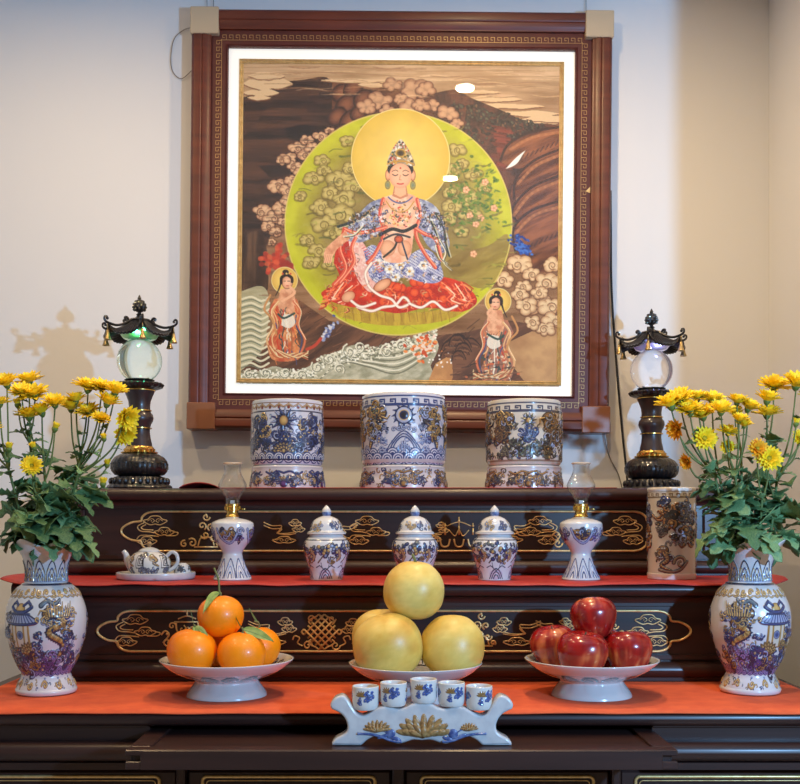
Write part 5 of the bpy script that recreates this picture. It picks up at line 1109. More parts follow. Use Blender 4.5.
def oil_lamp(px, d, label, seed):
    s = d/F*.98; q = s; t = thing('oil_lamp', label, 'oil lamp', (X(px,d), d, CM), 0, 'ceramic oil lamps with glass chimneys'); u = s
    w = 2*PI*21.5*s; h = 62*s; cv = Cv(w, h, 2200, (206,206,208)); petals(cv, 3*u, 22*u, 9, BL, PL, 1.3*u)
    for k in range(4):
        cc = w/2+k*w/4; dragon(cv, [(cc-7*u,48*u),(cc-1*u,44*u),(cc+3*u,49*u),(cc+8*u,42*u),(cc+13*u,46*u)], 5*u, GD if k % 2 == 0 else (130,120,160), NV, .0012, seed+k)
        flourish(cv, cc-2*u, 47*u, 8*u, seed+20+k, GD if k % 2 == 0 else (110,90,150), NV, 12, .0010); flourish(cv, cc+11*u, 44*u, 7*u, seed+30+k, (120,110,170), NV, 10, .0010); cv.ostroke(cr([(cc-14*u,52*u),(cc-10*u,43*u),(cc-3*u,38*u),(cc+4*u,40*u),(cc+10*u,52*u)],5), 1.8*u, PL, BL, .0009); cv.ostroke(spiral(cc+11*u,50*u,4*u,1.1,0,1,10), 1.4*u, PL, NV, .0009)
    lathe_cv('lamp_body', [(x_*q,z_*q) for x_, z_ in [(12,0),(18.6,0),(19.2,1.6),(17,5),(13,14),(10.3,24),(10.2,28),(13,33),(18.4,41),(21.2,50),(21.6,55),(20.5,58.5),(14,61.5),(7.5,63),(6.5,64)]], 14, cv, M['cer'], t, smooth=4, n=340, nv=190)
    b = tuple(wloc(t)); mb = MB().lathe([(x_*q,z_*q) for x_, z_ in [(6.8,63.6),(7.2,65),(6.6,66),(6,67),(6,70),(7.4,70.6),(7.4,74.5),(7.8,75),(7.8,77),(6.6,77.4),(3,77.6),(.01,77.6)]], 28, b)
    for k in range(18): a = 2*PI*k/18; mb.tube([(b[0]+7.5*q*math.cos(a), b[1]+7.5*q*math.sin(a), b[2]+70.8*q), (b[0]+7.7*q*math.cos(a), b[1]+7.7*q*math.sin(a), b[2]+74.6*q)], .5*q, n=4)
    col = mb.build('brass_burner', M['brass'], t, smooth='auto')
    MB().tube([(b[0]+6*q,b[1]-1*q,b[2]+72*q),(b[0]+11.5*q,b[1]-2*q,b[2]+72*q)], .6*q, n=6).lathe([(.01,-.6*q),(2*q,-.6*q),(2*q,.6*q),(.01,.6*q)], 14, (b[0]+12*q,b[1]-2*q,b[2]+72*q)).build('wick_knob', M['brass'], col, smooth='auto')
    pr = cr([(7.4,76.2),(7.2,80),(7.4,83),(10,88),(13.6,93),(14.2,97),(12,102),(9.4,107),(8.2,112),(8.6,117),(9.4,118.4)], 4); P = [(x_*q,z_*q) for x_, z_ in pr]; I = [((x_-.55)*q,z_*q) for x_, z_ in pr][::-1]
    MB().lathe(P, 48, b, capb=False, capt=False).build('glass_chimney', M['chim'], t)
    MB().lathe([(8.9*q,118.0*q),(9.7*q,118.0*q),(9.9*q,118.8*q),(9.3*q,119.3*q),(8.7*q,118.8*q),(8.9*q,118*q)], 40, b, capb=False, capt=False).build('chimney_rim', M['chimrim'], t)
    MB().box(b[0]-2.2*q, b[0]+2.2*q, b[1]-.4*q, b[1]+.4*q, b[2]+77*q, b[2]+81*q).build('wick', M['cerp'], t, smooth=False)
    return t
M['chimrim'] = mat('chimney_glass_lip', L(214,190,160), .1, coat=1)
oil_lamp(232.5, 2.18, 'ceramic oil lamp with glass chimney on the middle step, right of the teapot', 5)
oil_lamp(581, 2.18, 'ceramic oil lamp with glass chimney on the middle step, left of the tall dragon cylinder', 25)
def cylinder(px, d):
    s = d/F; u = s; r = 23.5*s; h = 91*s; w = 2*PI*r; cv = Cv(w, h, 1900, (202,194,182)); c = w/2
    t = thing('cylinder_vase', 'tall cylindrical ceramic vase with relief dragon, right end of the middle step', 'vase', (X(671.5,d), d, CM))
    greek(cv, h-10*u, h-4*u, (120,104,84), 7*u, .9*u, .0004); band(cv, h-2*u, 4*u, (220,214,206))
    for k in range(3):
        cc = c-2*u+k*w/3; dragon(cv, [(cc+2*u,66*u),(cc-8*u,60*u),(cc+4*u,52*u),(cc+14*u,46*u),(cc+4*u,40*u),(cc-2*u,44*u)], 8*u, (150,104,60), DK, .0030, 300+k)
        flourish(cv, cc-4*u, 62*u, 16*u, 310+k, (150,106,64), DK, 22, .003); flourish(cv, cc-14*u, 48*u, 9*u, 360+k, (120,112,104), DK, 14, .0026); flourish(cv, cc+14*u, 60*u, 10*u, 370+k, (104,110,130), NV, 14, .0026); flourish(cv, cc-12*u, 24*u, 9*u, 380+k, (110,104,98), DK, 12, .002); flourish(cv, cc+10*u, 72*u, 9*u, 320+k, (110,120,150), NV, 12, .002); flourish(cv, cc+10*u, 42*u, 14*u, 330+k, (150,110,70), DK, 16, .003); flourish(cv, cc-12*u, 76*u, 8*u, 340+k, BL, NV, 10)
        dragon(cv, [(cc-12*u,30*u),(cc-8*u,20*u),(cc-14*u,14*u),(cc-4*u,9*u)], 5*u, (120,100,80), NV, .002, 350+k)
        cv.ostroke(spiral(cc+5*u,17*u,7*u,1.3,PI,-1,16), 2.4*u, (140,120,96), NV, .0018, 1.2*u); cv.ostroke(cr([(cc-16*u,10*u),(cc-6*u,8*u),(cc+4*u,10*u),(cc+12*u,18*u)],5), 2.2*u, (120,110,100), NV, .0016)
        for j in range(5): cv.ostroke(cr([(cc+(j-2)*5*u,34*u),(cc+(j-2)*5*u+2*u,38*u),(cc+(j-2)*5*u+5*u,36*u)],4), 1.2*u, (130,130,140), DK, .0014)
    band(cv, 3*u, 6*u, (220,206,200))
    lathe_cv('vase_body', [(x_*s,z_*s) for x_, z_ in [(14,0),(22.5,0),(23.8,1.5),(24,6),(23.2,8.5),(23.2,50),(23.2,85),(23.8,88),(23.6,90.4),(22.4,91),(21,90),(20.6,86),(20.6,50),(20.6,20)]], 9, cv, M['cer'], t, smooth=4, n=420, nv=300)
cylinder(671.5, 2.215)
# ---------------------------------------------------------------- tea set
d = 2.205; s = d/F; u = s; tx = X(156, d)
tt = thing('tea_tray', 'round pinkish white ceramic tray under the teapot, left end of the middle step', 'tray', (tx, d, CM))
MB().lathe([(x_*s,z_*s) for x_, z_ in cr([(30,0),(36.5,0),(38.6,2),(39,6),(38.4,7),(37.2,6.6),(36.4,3.6),(34,2.6),(10,2.6),(.01,2.6)], 4)], 72, (tx,d,CM), capb=True, capt=False).build('tray_body', M['cerp'], tt, smooth='auto')
TT = CM+2.8*s
kx = X(149.5, d); tp = thing('teapot', 'small blue and white ceramic teapot with brown knob on the round tray', 'teapot', (kx, d-.002, TT))
w = 2*PI*21*s; cv = Cv(w, 29*s, 2500, (212,208,202))
for k in range(5):
    cc = w/2+k*w/5; greek_x = [(-6,9),(-6,21),(2,21),(2,9),(-6,9)]
    for a_ in (1,.6,.3): cv.stroke([(cc+(x_*a_-3)*u,(15+(y_-15)*a_)*u) for x_, y_ in greek_x], .8*u, DK, .0004)
    dragon(cv, [(cc+8*u,20*u),(cc+12*u,17*u),(cc+9*u,14*u),(cc+14*u,11*u)], 3*u, GD, DK, .001, k); flourish(cv, cc, 6*u, 6*u, 700+k, (100,104,130), NV, 12, .0006); flourish(cv, cc+10*u, 6*u, 5*u, 720+k, BL, NV, 10, .0006); flourish(cv, cc-2*u, 21*u, 5*u, 740+k, (110,108,100), DK, 8, .0006)
lathe_cv('pot_body', [(x_*s,z_*s) for x_, z_ in [(8,0),(14,0),(15,1),(19.5,6),(21,12),(19.5,18),(15,22.5),(10.5,24.6),(9.8,25)]], 8, cv, M['cer'], tp, smooth=4, n=300, nv=110)
b = tuple(wloc(tp)); q = s
lid = MB().lathe([(x_*s,z_*s) for x_, z_ in cr([(10.4,24.4),(10.6,25.4),(8,27.4),(4,28.8),(2,29.2)],4)], 32, b).build('pot_lid', M['cerp'], tp)
MB().lathe([(x_*s,z_*s) for x_, z_ in [(2,29),(1.5,30),(3.2,31.5),(3.2,32.6),(1.6,34.2),(.2,34.8)]], 16, b).build('lid_knob', M['cerg'], lid)
sp = cr([(-17,8),(-21,14),(-23,21),(-26,25.4)], 5); MB().tube([(b[0]+x_*q, b[1], b[2]+z_*q) for x_, z_ in sp], [q*r_ for r_ in np.linspace(4.6,2.1,len(sp))], n=14).build('spout', M['cerp'], tp)
hd = cr([(17,19.5),(22,24),(27,22),(28.4,15),(25,9),(19,5.5)], 5); MB().tube([(b[0]+x_*q, b[1], b[2]+z_*q) for x_, z_ in hd], 1.9*q, n=12).build('pot_handle', M['cerp'], tp)
kx = X(182.5, d+.012); tcup = thing('tea_cup', 'small blue and white tea cup upside down on the round tray, right of the teapot', 'cup', (kx, d+.012, TT))
w = 2*PI*8.4*s; cv = Cv(w, 14*s, 3200, (210,206,202))
for k in range(4): flourish(cv, w/2+k*w/4, 7*u, 4.6*u, 760+k, (90,96,110), DK, 12, .0005)
lathe_cv('cup_body', [(x_*s,z_*s) for x_, z_ in [(7.4,0),(8.4,.4),(8.5,4),(7.6,8.5),(5.6,11.4),(4,12.4),(3.6,13),(.02,13)]], 7, cv, M['cer'], tcup, smooth=4, n=160, nv=60)
# ---------------------------------------------------------------- fruit dishes
def dish(px, d, label):
    s = d/F; u = s; t = thing('fruit_dish', label, 'dish', (X(px,d), d, CT), 0, 'footed ceramic fruit dishes')
    w = 2*PI*60*s; prof = [(20,0),(38,0),(39.6,1.2),(38,5),(33.5,11),(31,15),(33,17.5),(42,20.5),(54,26),(63,32.6),(66,35.6),(66.6,36.8),(65.4,37.2),(62,34.6),(54,28.6),(42,23.4),(30,21),(15,20.4),(.02,20.2)]
    Lf = 125*s; cv = Cv(w, Lf, 1150, (208,207,205))
    # arc length rows: rim underside spans about 55..105 px
    for k in range(14):
        cc = (k+.5)*w/14
        for a_, c_ in ((1,(52,44,44)),(.74,(176,174,180)),(.62,(70,60,58)),(.36,(130,128,136))): cv.blob(cc, 44*u, 12.5*u*a_, 19*u*a_, c_, hh=.0006)
    band(cv, 21*u, 42*u, (208,207,205)); band(cv, 62.5*u, 1.0*u, (120,120,130))
    o = lathe_cv('dish_body', [(x_*s,z_*s) for x_, z_ in prof], 11, cv, M['cer'], t, smooth=4, zmode=False, n=420, nv=130, nin=40, tint=(206,206,202))
    b = tuple(wloc(t)); mb = MB()
    for k in range(30):
        a = 2*PI*k/30; r0 = 57; pts = [(r0-4, a-.05), (r0, a-.05), (r0+2.4, a+.0), (r0, a+.06), (r0-3, a+.05)]
        mb.tube([(b[0]+rr*s*math.cos(aa), b[1]+rr*s*math.sin(aa), b[2]+(28.6+(rr-54)*.68+.5)*s) for rr, aa in pts], .55*s, n=4)
    mb.tube([(b[0]+50*s*math.cos(a), b[1]+50*s*math.sin(a), b[2]+27.2*s) for a in np.linspace(0,2*PI,80,endpoint=False)], .5*s, n=4, closed=True)
    o2 = mb.build('painted_rim_border', M['grime'], t); return t
M['grime'] = mat('grey_blue_underglaze', L(96,98,108), .3, coat=.6)
D1 = 1.955; s1 = D1/F
dish(227, D1, 'footed blue and white ceramic dish holding the oranges')
dish(415.5, 1.915, 'footed blue and white ceramic dish holding the pomelos')
dish(591.5, D1, 'footed blue and white ceramic dish holding the red apples')
def dishz(r): # inner surface height (m above the cloth) at radius r (m)
    pr = np.array([(0,20.2),(15,20.4),(30,21),(42,23.4),(54,28.6),(62,34.6)])*s1; return float(np.interp(r, pr[:,0], pr[:,1]))
def fruit_mesh(R, prof, lump, seed, n=48, colf=None):
    rs = np.random.RandomState(seed); P = np.array(cr(prof, 5)); m = len(P); th = np.linspace(0, 2*PI, n, endpoint=False)
    V = []; 
    for j in range(m):
        for k in range(n):
            a = th[k]; f = 1+lump*(math.sin(2*a+seed)+.6*math.sin(3*a+1.7*seed)+.4*math.sin(5*a+seed*2.3)*(j/m))
            V.append((P[j,0]*R*f*math.cos(a), P[j,0]*R*f*math.sin(a), P[j,1]*R*(1+lump*.5*math.sin(a+seed))))
    Fc = np.array([(j*n+k, j*n+(k+1)%n, (j+1)*n+(k+1)%n, (j+1)*n+k) for j in range(m-1) for k in range(n)])
    return np.array(V), Fc, th, P
def place_fruit(o, px, py, d, rot):
    o.rotation_euler = rot; o.location = (X(px,d), d, Z(py,d))
OP = [(.001,-.90),(.25,-.915),(.55,-.80),(.85,-.48),(1.0,-.05),(.97,.32),(.80,.62),(.52,.82),(.25,.90),(.12,.895),(.001,.875)]
def orange(px, py, d, r, label, rot, leaves, seed, stem=0.0):
    V, Fc, th, P = fruit_mesh(r, OP, .008, seed); t = thing('orange', label, 'fruit', (X(px,d), d, Z(py,d)), 0, 'oranges piled on the left dish')
    t.rotation_euler = rot; o = mk('orange_flesh', V, Fc, M['orange'], t)
    mb = MB().ball((0,0,r*.885), r*.11, 10, 6, (1,1,.35)); mb.tube(cr([(0,0,r*.88),(r*.02,0,r*1.02),(-r*.04,0,r*1.12)] + ([(-r*.07,0,r*1.12+stem*.5),(-r*.26,r*.05,r*1.1+stem)] if stem else []),5), r*.045, n=6)
    mb.build('stem', M['twig'], t, world=False)
    for (a, ln, wd, droop, up, roll) in leaves:
        n = 10; V = []
        for i in range(n+1):
            f = i/n; ww = wd*math.sin(PI*f**.8)**.8*.5; x_ = ln*f; z_ = up*f*ln-droop*f*f*ln
            for sd in (-1,-.5,0,.5,1): V.append((x_, ww*sd*math.cos(roll), z_+abs(sd)*wd*.12+ww*sd*math.sin(roll)))
        Fc = [(i*5+k, i*5+k+1, (i+1)*5+k+1, (i+1)*5+k) for i in range(n) for k in range(4)]
        Rz = Matrix.Rotation(a, 3, 'Z'); V = [tuple(Rz @ Vector(v) + Vector((0,0,r*1.02))) for v in V]
        lf = MB().add(V, Fc); lf.build('leaf', M['oleaf'], t, world=False); o2 = kids(t)[-1]; md = o2.modifiers.new('thick', 'SOLIDIFY'); md.thickness = .0006
        ve = MB().tube([tuple(Rz @ Vector((ln*f, 0, up*f*ln-droop*f*f*ln+.0006)) + Vector((0,0,r*1.02))) for f in np.linspace(0,.95,8)], .0005, n=4); ve.build('leaf_midrib', M['leafp'], o2, world=False)
    return t
ro = .0455; zf = lambda r, rr, dz=0: CT+dishz(rr)+r*.915+dz
def py_of(z, d): return PY0-(z-CH)*F/d
def fpos(dx, dy, r, cx, dd, k=.95, up=0):
    """centre of a fruit of radius r lying in the dish at (dx, dy) from its middle: touching bowl or rim"""
    q = math.hypot(dx, dy); e = r*k; zc = 0; sc = dd/D1
    for i in range(25):
        t = -e*.97+i*e*1.94/24; zc = max(zc, dishz(min(abs(q+t), .115)/sc)*sc+math.sqrt(e*e-t*t))
    p = (X(cx,dd)+dx, dd+dy, CT+zc+up); REST.setdefault(round(cx), []).append((p, r*.965)); return p
def ontop(cx, x, y, r):
    z = max(p[2]+math.sqrt(max(0, (q+r*.965)**2-(p[0]-x)**2-(p[1]-y)**2)) for p, q in REST[round(cx)]); return (x, y, z-.001)
REST = {}
def setloc(o, p): o.location = p; return o
setloc(orange(0,0,2, .0450, 'orange with green leaf, front left on the dish, beneath the top orange', (0.05,.1,.3), [(-.75,.040,.011,.9,.15,.5),(-1.4,.020,.011,1.0,.1,.3),(1.9,.024,.008,-.3,.9,1.2)], 3, .0), fpos(-.0580,-.034,.0450,226.5,D1))
setloc(orange(0,0,2, .0440, 'orange with long pale leaf, front right on the dish', (.0,.05,-.2), [(.0,.060,.019,.18,-.12,1.0),(2.9,.026,.007,-.3,1.1,1.2)], 5, .0), fpos(.0330,-.036,.0440,226.5,D1))
setloc(orange(0,0,2, .0420, 'orange showing only its right side behind the front right orange', (.05,.0,.9), [(2.8,.022,.006,-.3,1.2,1.2)], 9, .004), fpos(.0530,.046,.0420,226.5,D1))
setloc(orange(0,0,2, .0440, 'orange mostly hidden at the back of the pile between the front two', (.0,.05,1.9), [], 12, .0), fpos(-.0380,.058,.0440,226.5,D1))
setloc(orange(0,0,2, .0425, 'topmost orange of the pile with a long thin upright stem', (-.05,-.02,.1), [(PI+.95,.050,.017,.85,.10,-.35)], 15, .044), ontop(226.5, X(220.5,1.95), 1.952, .0425))
# pomelos
def pomelo(r, label, seed, rot, p, top=1.0, stem=False):
    prof = [(.001,-.86),(.3,-.88),(.65,-.74),(.92,-.42),(1.0,-.02),(.95,.36),(.78,.66),(.5,.86*top),(.25,.93*top),(.08,.93*top),(.001,.90*top)]
    V, Fc, th, P = fruit_mesh(r, prof, .014, seed, 64)
    n1 = .5*fbm(V[:,0]/r*1.5+9+seed, V[:,2]/r*1.5+5, seed)+.5*fbm(V[:,1]/r*1.5+9+seed, V[:,2]/r*1.4+15, seed+50); n2 = .5*fbm(V[:,0]/r*9+29, V[:,2]/r*9+50, seed+3)+.5*fbm(V[:,1]/r*9+39, V[:,2]/r*9+50, seed+4)
    c0, c1, c2 = C(230,202,112), C(220,178,78), C(206,146,64); a = np.clip((n1-.35)/.3, 0, 1)[:,None]; col = c0*(1-a)+c1*a
    bb = np.clip((n1-.58)/.2, 0, 1)[:,None]*.5; col = col*(1-bb)+c2*bb; col = col+(n2[:,None]-.5)*.14
    t = tag(mk('pomelo', V, Fc, M['pomelo'], None, col=col), label, 'fruit', 'pomelos piled on the middle dish'); t.location = p; t.rotation_euler = rot
    if stem: MB().tube([(0,0,r*.88),(-r*.06,0,r*1.05),(-r*.16,0,r*1.22)], r*.05, n=8).build('stem', M['twig'], t, world=False)
    return t
D5 = 1.915
pomelo(.0620, 'large yellow pomelo, lower left of the pile at the front', 2, (.1,-.15,0), fpos(-.0500,-.030,.0620,415.5,D5))
pomelo(.0570, 'yellow pomelo behind the lower left pomelo, only its edge showing', 6, (0,.1,2), fpos(-.0600,.0560,.0550,415.5,D5))
pomelo(.0575, 'yellow pomelo, lower right of the pile', 4, (-.05,.2,1.2), fpos(.0660,-.016,.0555,415.5,D5), 1.06)
pomelo(.0560, 'topmost yellow pomelo with a short green stem, in front of the middle jar', 7, (.05,.06,.5), ontop(415.5, X(414,D5), D5+.006, .056), 1.05, True)
def apple(r, label, seed, rot, p):
    prof = [(.001,-.72),(.12,-.80),(.30,-.88),(.48,-.86),(.66,-.70),(.86,-.36),(.99,.05),(1.0,.32),(.90,.62),(.70,.82),(.46,.90),(.25,.84),(.10,.68),(.001,.56)]
    V, Fc, th, P = fruit_mesh(r, prof, .012, seed, 72)
    m = len(P); n = 72; ang = np.tile(th, m); h = V[:,2]/r
    for i in range(len(V)):
        f = 1+.03*math.cos(5*ang[i])*max(0, -h[i])+.02*math.cos(5*ang[i]+1)*max(0,h[i]); V[i,0] *= f; V[i,1] *= f
    st = vnoise(ang*14/PI+31, h*1.2+9, seed)*.6+vnoise(ang*30/PI+60, h*2+19, seed+4)*.4; bg = fbm(np.cos(ang)*1.2+5, np.sin(ang)*1.2+h+8, seed+9)
    mk_ = np.clip((bg-.47)*4, 0, 1)*.85; mk_ = mk_*np.clip((st-.25)*2.4, 0, 1); mk_ = np.maximum(mk_, np.clip((h-.86)*-3, 0, 0)); 
    red = C(112,4,10)*(1-st[:,None])+C(186,26,20)*st[:,None]; yel = C(226,150,84); col = red*(1-mk_[:,None])+yel*mk_[:,None]
    sp = (vnoise(ang*26/PI*3, h*26, seed+20) > .93)*.35; col = col*(1-sp[:,None])+C(236,190,150)*sp[:,None]
    t = thing('apple', label, 'fruit', p, 0, 'red apples piled on the right dish'); t.rotation_euler = rot
    mk('apple_flesh', V, Fc, M['apple'], t, col=col)
    MB().tube(cr([(0,0,r*.56),(r*.02,0,r*.78),(r*.07,0,r*.94)],4), r*.035, n=6).build('stem', M['dtwig'], t, world=False); return t
A5 = lambda dx, dy, r, up=.0: fpos(dx, dy, r, 591.5, D1, .90, 0)
apple(.0460, 'dark red glossy apple, front of the pile on the right dish', 3, (.12,.05,.4), A5(-.0250,-.043,.046))
apple(.0440, 'red apple at the left edge of the pile, partly behind the front one', 5, (-.1,-.1,1.4), A5(-.0650,.034,.044))
apple(.0435, 'streaky orange red apple at the right edge of the pile', 8, (.1,.1,2.4), A5(.0640,-.022,.0435))
apple(.0420, 'red apple at the back of the pile, barely showing right of the top apple', 11, (0,0,.4), A5(.0300,.058,.042))
apple(.0425, 'topmost red apple of the pile', 14, (.25,.1,3.0), ontop(591.5, X(594.5,1.955), 1.962, .0425))
# ---------------------------------------------------------------- cup rest with five cups, on the pull-out shelf
DS = 1.712; s = DS/F; b = (X(421.5,DS), DS, tz+.0002)
rest = thing('cup_rest', 'white bridge-shaped ceramic cup rest with relief lotus on the pull-out shelf', 'cup rest', b)
# outline in photo pixels about its centre; symmetric, scroll horns at both ends
half = [(0,-42),(9,-41.5),(17,-37.5),(25,-36.5),(33,-38.5),(42,-38),(50,-34),(58,-30),(64,-31),(69,-37),(74,-45),(79,-49.5),(84,-49),(89,-46),(92,-41),(91,-36.5),(87,-34.5),(81,-31),(77,-26),(75,-20),(76,-14),(81,-10),(87,-7),(90.5,-3),(90.5,0),(62,0),(60,-1),(54,-6),(46,-9),(38,-6),(31,-3.5),(24,-1.5),(17,-3),(9,-5.5),(0,-5)]
pts = [np.array(p) for p in half]; 
H1 = cr(half[:24], 4) ; H2 = cr(half[25:], 4); R_ = H1+[np.array(half[24])]+H2
full = R_ + [np.array((-p[0], p[1])) for p in R_[::-1][1:-1]]
outl = [(p[0]*s*.985, -p[1]*s) for p in full]
cu = bpy.data.curves.new('o', 'CURVE'); cu.dimensions = '2D'; cu.fill_mode = 'BOTH'; cu.extrude = .0115; cu.bevel_depth = .0042; cu.bevel_resolution = 4; cu.offset = -.0042
spn = cu.splines.new('POLY'); spn.points.add(len(outl)-1); spn.use_cyclic_u = True
for i, p in enumerate(outl): spn.points[i].co = (p[0], p[1], 0, 1)
co = bpy.data.objects.new('tmp', cu); COL.objects.link(co); dg = bpy.context.evaluated_depsgraph_get(); me = bpy.data.meshes.new_from_object(co.evaluated_get(dg)); bpy.data.objects.remove(co)
me.transform(Matrix.Rotation(PI/2, 4, 'X')); zmin = min(v.co.z for v in me.vertices); me.transform(Matrix.Translation((0,0,-zmin)))
me.materials.clear(); body = link('rest_body', me, M['cerp'], rest); me.polygons.foreach_set('use_smooth', np.ones(len(me.polygons), bool)); me.set_sharp_from_angle(angle=math.radians(50))
fy = -.0160
def petal_blob(mb, x, z, rx, rz, a, y=fy, ry=.0022):
    B = MB().ball((0,0,0), 1, 10, 8, (rx, ry, rz)); Mx = Matrix.Translation((x,y,z)) @ Matrix.Rotation(a, 4, 'Y'); mb.add([tuple(Mx @ Vector(v)) for v in B.V], B.F)
def relief_lotus(cx, cz, r, nm):
    mb = MB()
    for ring, (n_, rr, ry) in enumerate(((9,1,.0020),(7,.72,.0030),(5,.42,.0042))):
        for j in range(n_):
            a = PI*(j+.5)/n_ + PI*0; x_ = cx+rr*r*.72*math.cos(a); z_ = cz+rr*r*.46*math.sin(a); petal_blob(mb, x_, z_, r*.12, r*.32, PI/2-a, fy-.0012*ring, ry)
    petal_blob(mb, cx, cz+r*.12, r*.13, r*.22, 0, fy-.004, .004); return mb.build(nm, M['cerg'], rest, world=False)
relief_lotus(2*s, 11*s, 27*s, 'lotus_relief'); relief_lotus(-44*s, 15*s, 14*s, 'lotus_bud_relief'); relief_lotus(47*s, 16*s, 9*s, 'lotus_bud_relief')
for sg in (-1, 1):
    mb = MB(); mb.tube(cr([(sg*20*s,fy,4*s),(sg*30*s,fy,5*s),(sg*42*s,fy,9.5*s),(sg*52*s,fy,11.5*s),(sg*64*s,fy,12*s)],6), [.0026,.0030,.0032,.0030,.0030]*4+[.0026]*5 if False else .0022, n=8)
    mb.tube(cr([(sg*30*s,fy,8*s),(sg*36*s,fy,14*s),(sg*44*s,fy,18*s)],5), .0013, n=6); petal_blob(mb, sg*31*s, 12*s, 5*s, 5*s, .4); petal_blob(mb, sg*26*s, 7*s, 6*s, 2.4*s, .3); petal_blob(mb, sg*38*s, 9.5*s, 7*s, 1.8*s, -.35)
    mb.build('blue_leaf_relief', M['cerb'], rest, world=False)
lab = ['leftmost small blue and gold cup on the white cup rest', 'small blue and gold cup, second from left on the cup rest', 'middle and highest small cup on the cup rest', 'small blue and gold cup, second from right on the cup rest', 'rightmost small blue and gold cup on the white cup rest']
cw = 2*PI*13.4*s; ccv = Cv(cw, 25*s, 2600, (216,212,206)); u = s
for k in range(3):
    cc = cw/2+k*cw/3; lotus(ccv, cc-4*u, 14.5*u, 5.6*u, GD, BR, .0008, 2); flourish(ccv, cc+5*u, 14*u, 6.5*u, 800+k, (70,100,170), BL, 14, .0006); flourish(ccv, cc-6*u, 9*u, 4.5*u, 820+k, (70,100,170), BL, 8, .0006)
first = None
for k, (px, py) in enumerate(((365.5,713.5),(393.5,709),(423.5,705.5),(451.5,708.8),(479,713.2))):
    xx = X(px, DS); col_x = (px-421.5)*s
    if first is None:
        first = thing('offering_cup', lab[k], 'cup', (xx, DS, 0), 0, 'five small cups on the cup rest')
        lathe_cv('cup_body', [(x_*s,z_*s) for x_, z_ in [(8,0),(10.6,0),(12,1.2),(13,5),(13.2,12),(13.4,20),(13.5,22.6),(13,23.4),(12.2,23),(11.8,20),(11.4,8),(9,4),(.02,4)]], 8, ccv, M['cer'], first, smooth=4, n=200, nv=90)
        o = first
    else: o = copy_tree(first); o['label'] = lab[k]; o.rotation_euler = (0,0,.25*(k-2))
    # resting height: highest outline point under the cup
    tops = [-p[1]*s for p in full if abs(p[0]*s*.985-col_x) < 10*s and p[1] < -20]; o.location = (xx, DS, b[2]-zmin*0+max(tops)+.0002-.0008)

import itertools
for key, L_ in REST.items():
    for (a, ra), (b_, rb) in itertools.combinations(L_, 2):
        dd_ = math.dist(a, b_)-ra-rb
        if dd_ < 0: print('FRUIT OVERLAP', key, [round(v-w, 3) for v, w in zip(a, b_)], round(dd_, 4))
# ---------------------------------------------------------------- chrysanthemums
def petal_strip(MBx, ang, r0, ln, wd, el0, el1, z0, n=4):
    # petal in the plane of direction ang; el = elevation angle from horizontal, bending from el0 to el1
    V = []; x = r0; z = z0
    for i in range(n+1):
        f = i/n; w_ = wd*(.30+.70*math.sin(PI*min(1,.15+.75*f)))*(1-.65*max(0,f-.75)/.25)
        for sd in (-1, 0, 1): V.append((x, sd*w_*.5, z - (0 if sd else wd*.16)))
        e = el0+(el1-el0)*f; x += ln/n*math.cos(e); z += ln/n*math.sin(e)
    Fc = [(i*3+k, i*3+k+1, (i+1)*3+k+1, (i+1)*3+k) for i in range(n) for k in (0,1)]
    Rz = Matrix.Rotation(ang, 3, 'Z'); MBx.add([tuple(Rz @ Vector(v)) for v in V], Fc)
def head_meshes(kind, seed):
    rs = random.Random(seed); mb = MB()
    rings = {'open': ((18,.0235,.0078,.42,.0,.000),(17,.0215,.0074,.68,.28,.002),(14,.0175,.0066,.95,.62,.003),(9,.0115,.0052,1.2,1.0,.003)),
             'cup': ((17,.0235,.0080,.72,.30,.000),(15,.0215,.0074,.98,.62,.002),(12,.0175,.0064,1.2,.95,.003),(7,.0130,.0054,1.4,1.25,.003)),
             'bud': ((12,.0130,.0056,1.2,1.25,.001),(8,.0110,.0050,1.35,1.5,.002))}[kind]
    for n, ln, wd, e0, e1, z0 in rings:
        o = rs.uniform(0,1)
        for k in range(n): petal_strip(mb, 2*PI*(k+o)/n+rs.uniform(-.07,.07), .0030, ln*rs.uniform(.88,1.08), wd*rs.uniform(.9,1.1), e0+rs.uniform(-.13,.13), e1+rs.uniform(-.22,.22), z0)
    m1 = mb
    m2 = MB().ball((0,0,.0036), .0052, 14, 8, (1,1,.55))
    for k in range(18): a = k*2.4; r = .0048*math.sqrt(k/18); m2.ball((r*math.cos(a), r*math.sin(a), .0058), .0009, 5, 4)
    m3 = MB().lathe([(.0014,-.008),(.0042,-.0052),(.0062,-.001),(.0058,.0030),(.0030,.0032)], 12)
    return m1, m2, m3
HD = {}
for kd in ('open','cup','bud'):
    for v in range(3 if kd != 'bud' else 2):
        m1, m2, m3 = head_meshes(kd, 10*len(HD)+3)
        def bake(mb, nm, mt): V = np.array(mb.V); return mk(nm, V, mb.F, M[mt], link_it=False)
        pm = bake(m1, 'flower_head', 'petal'); pm2 = pm.copy(); pm2.materials.clear(); pm2.materials.append(M['petalo'])
        HD[kd, v] = (pm, bake(m2, 'flower_centre', 'fcen'), bake(m3, 'calyx', 'calyx'), pm2)
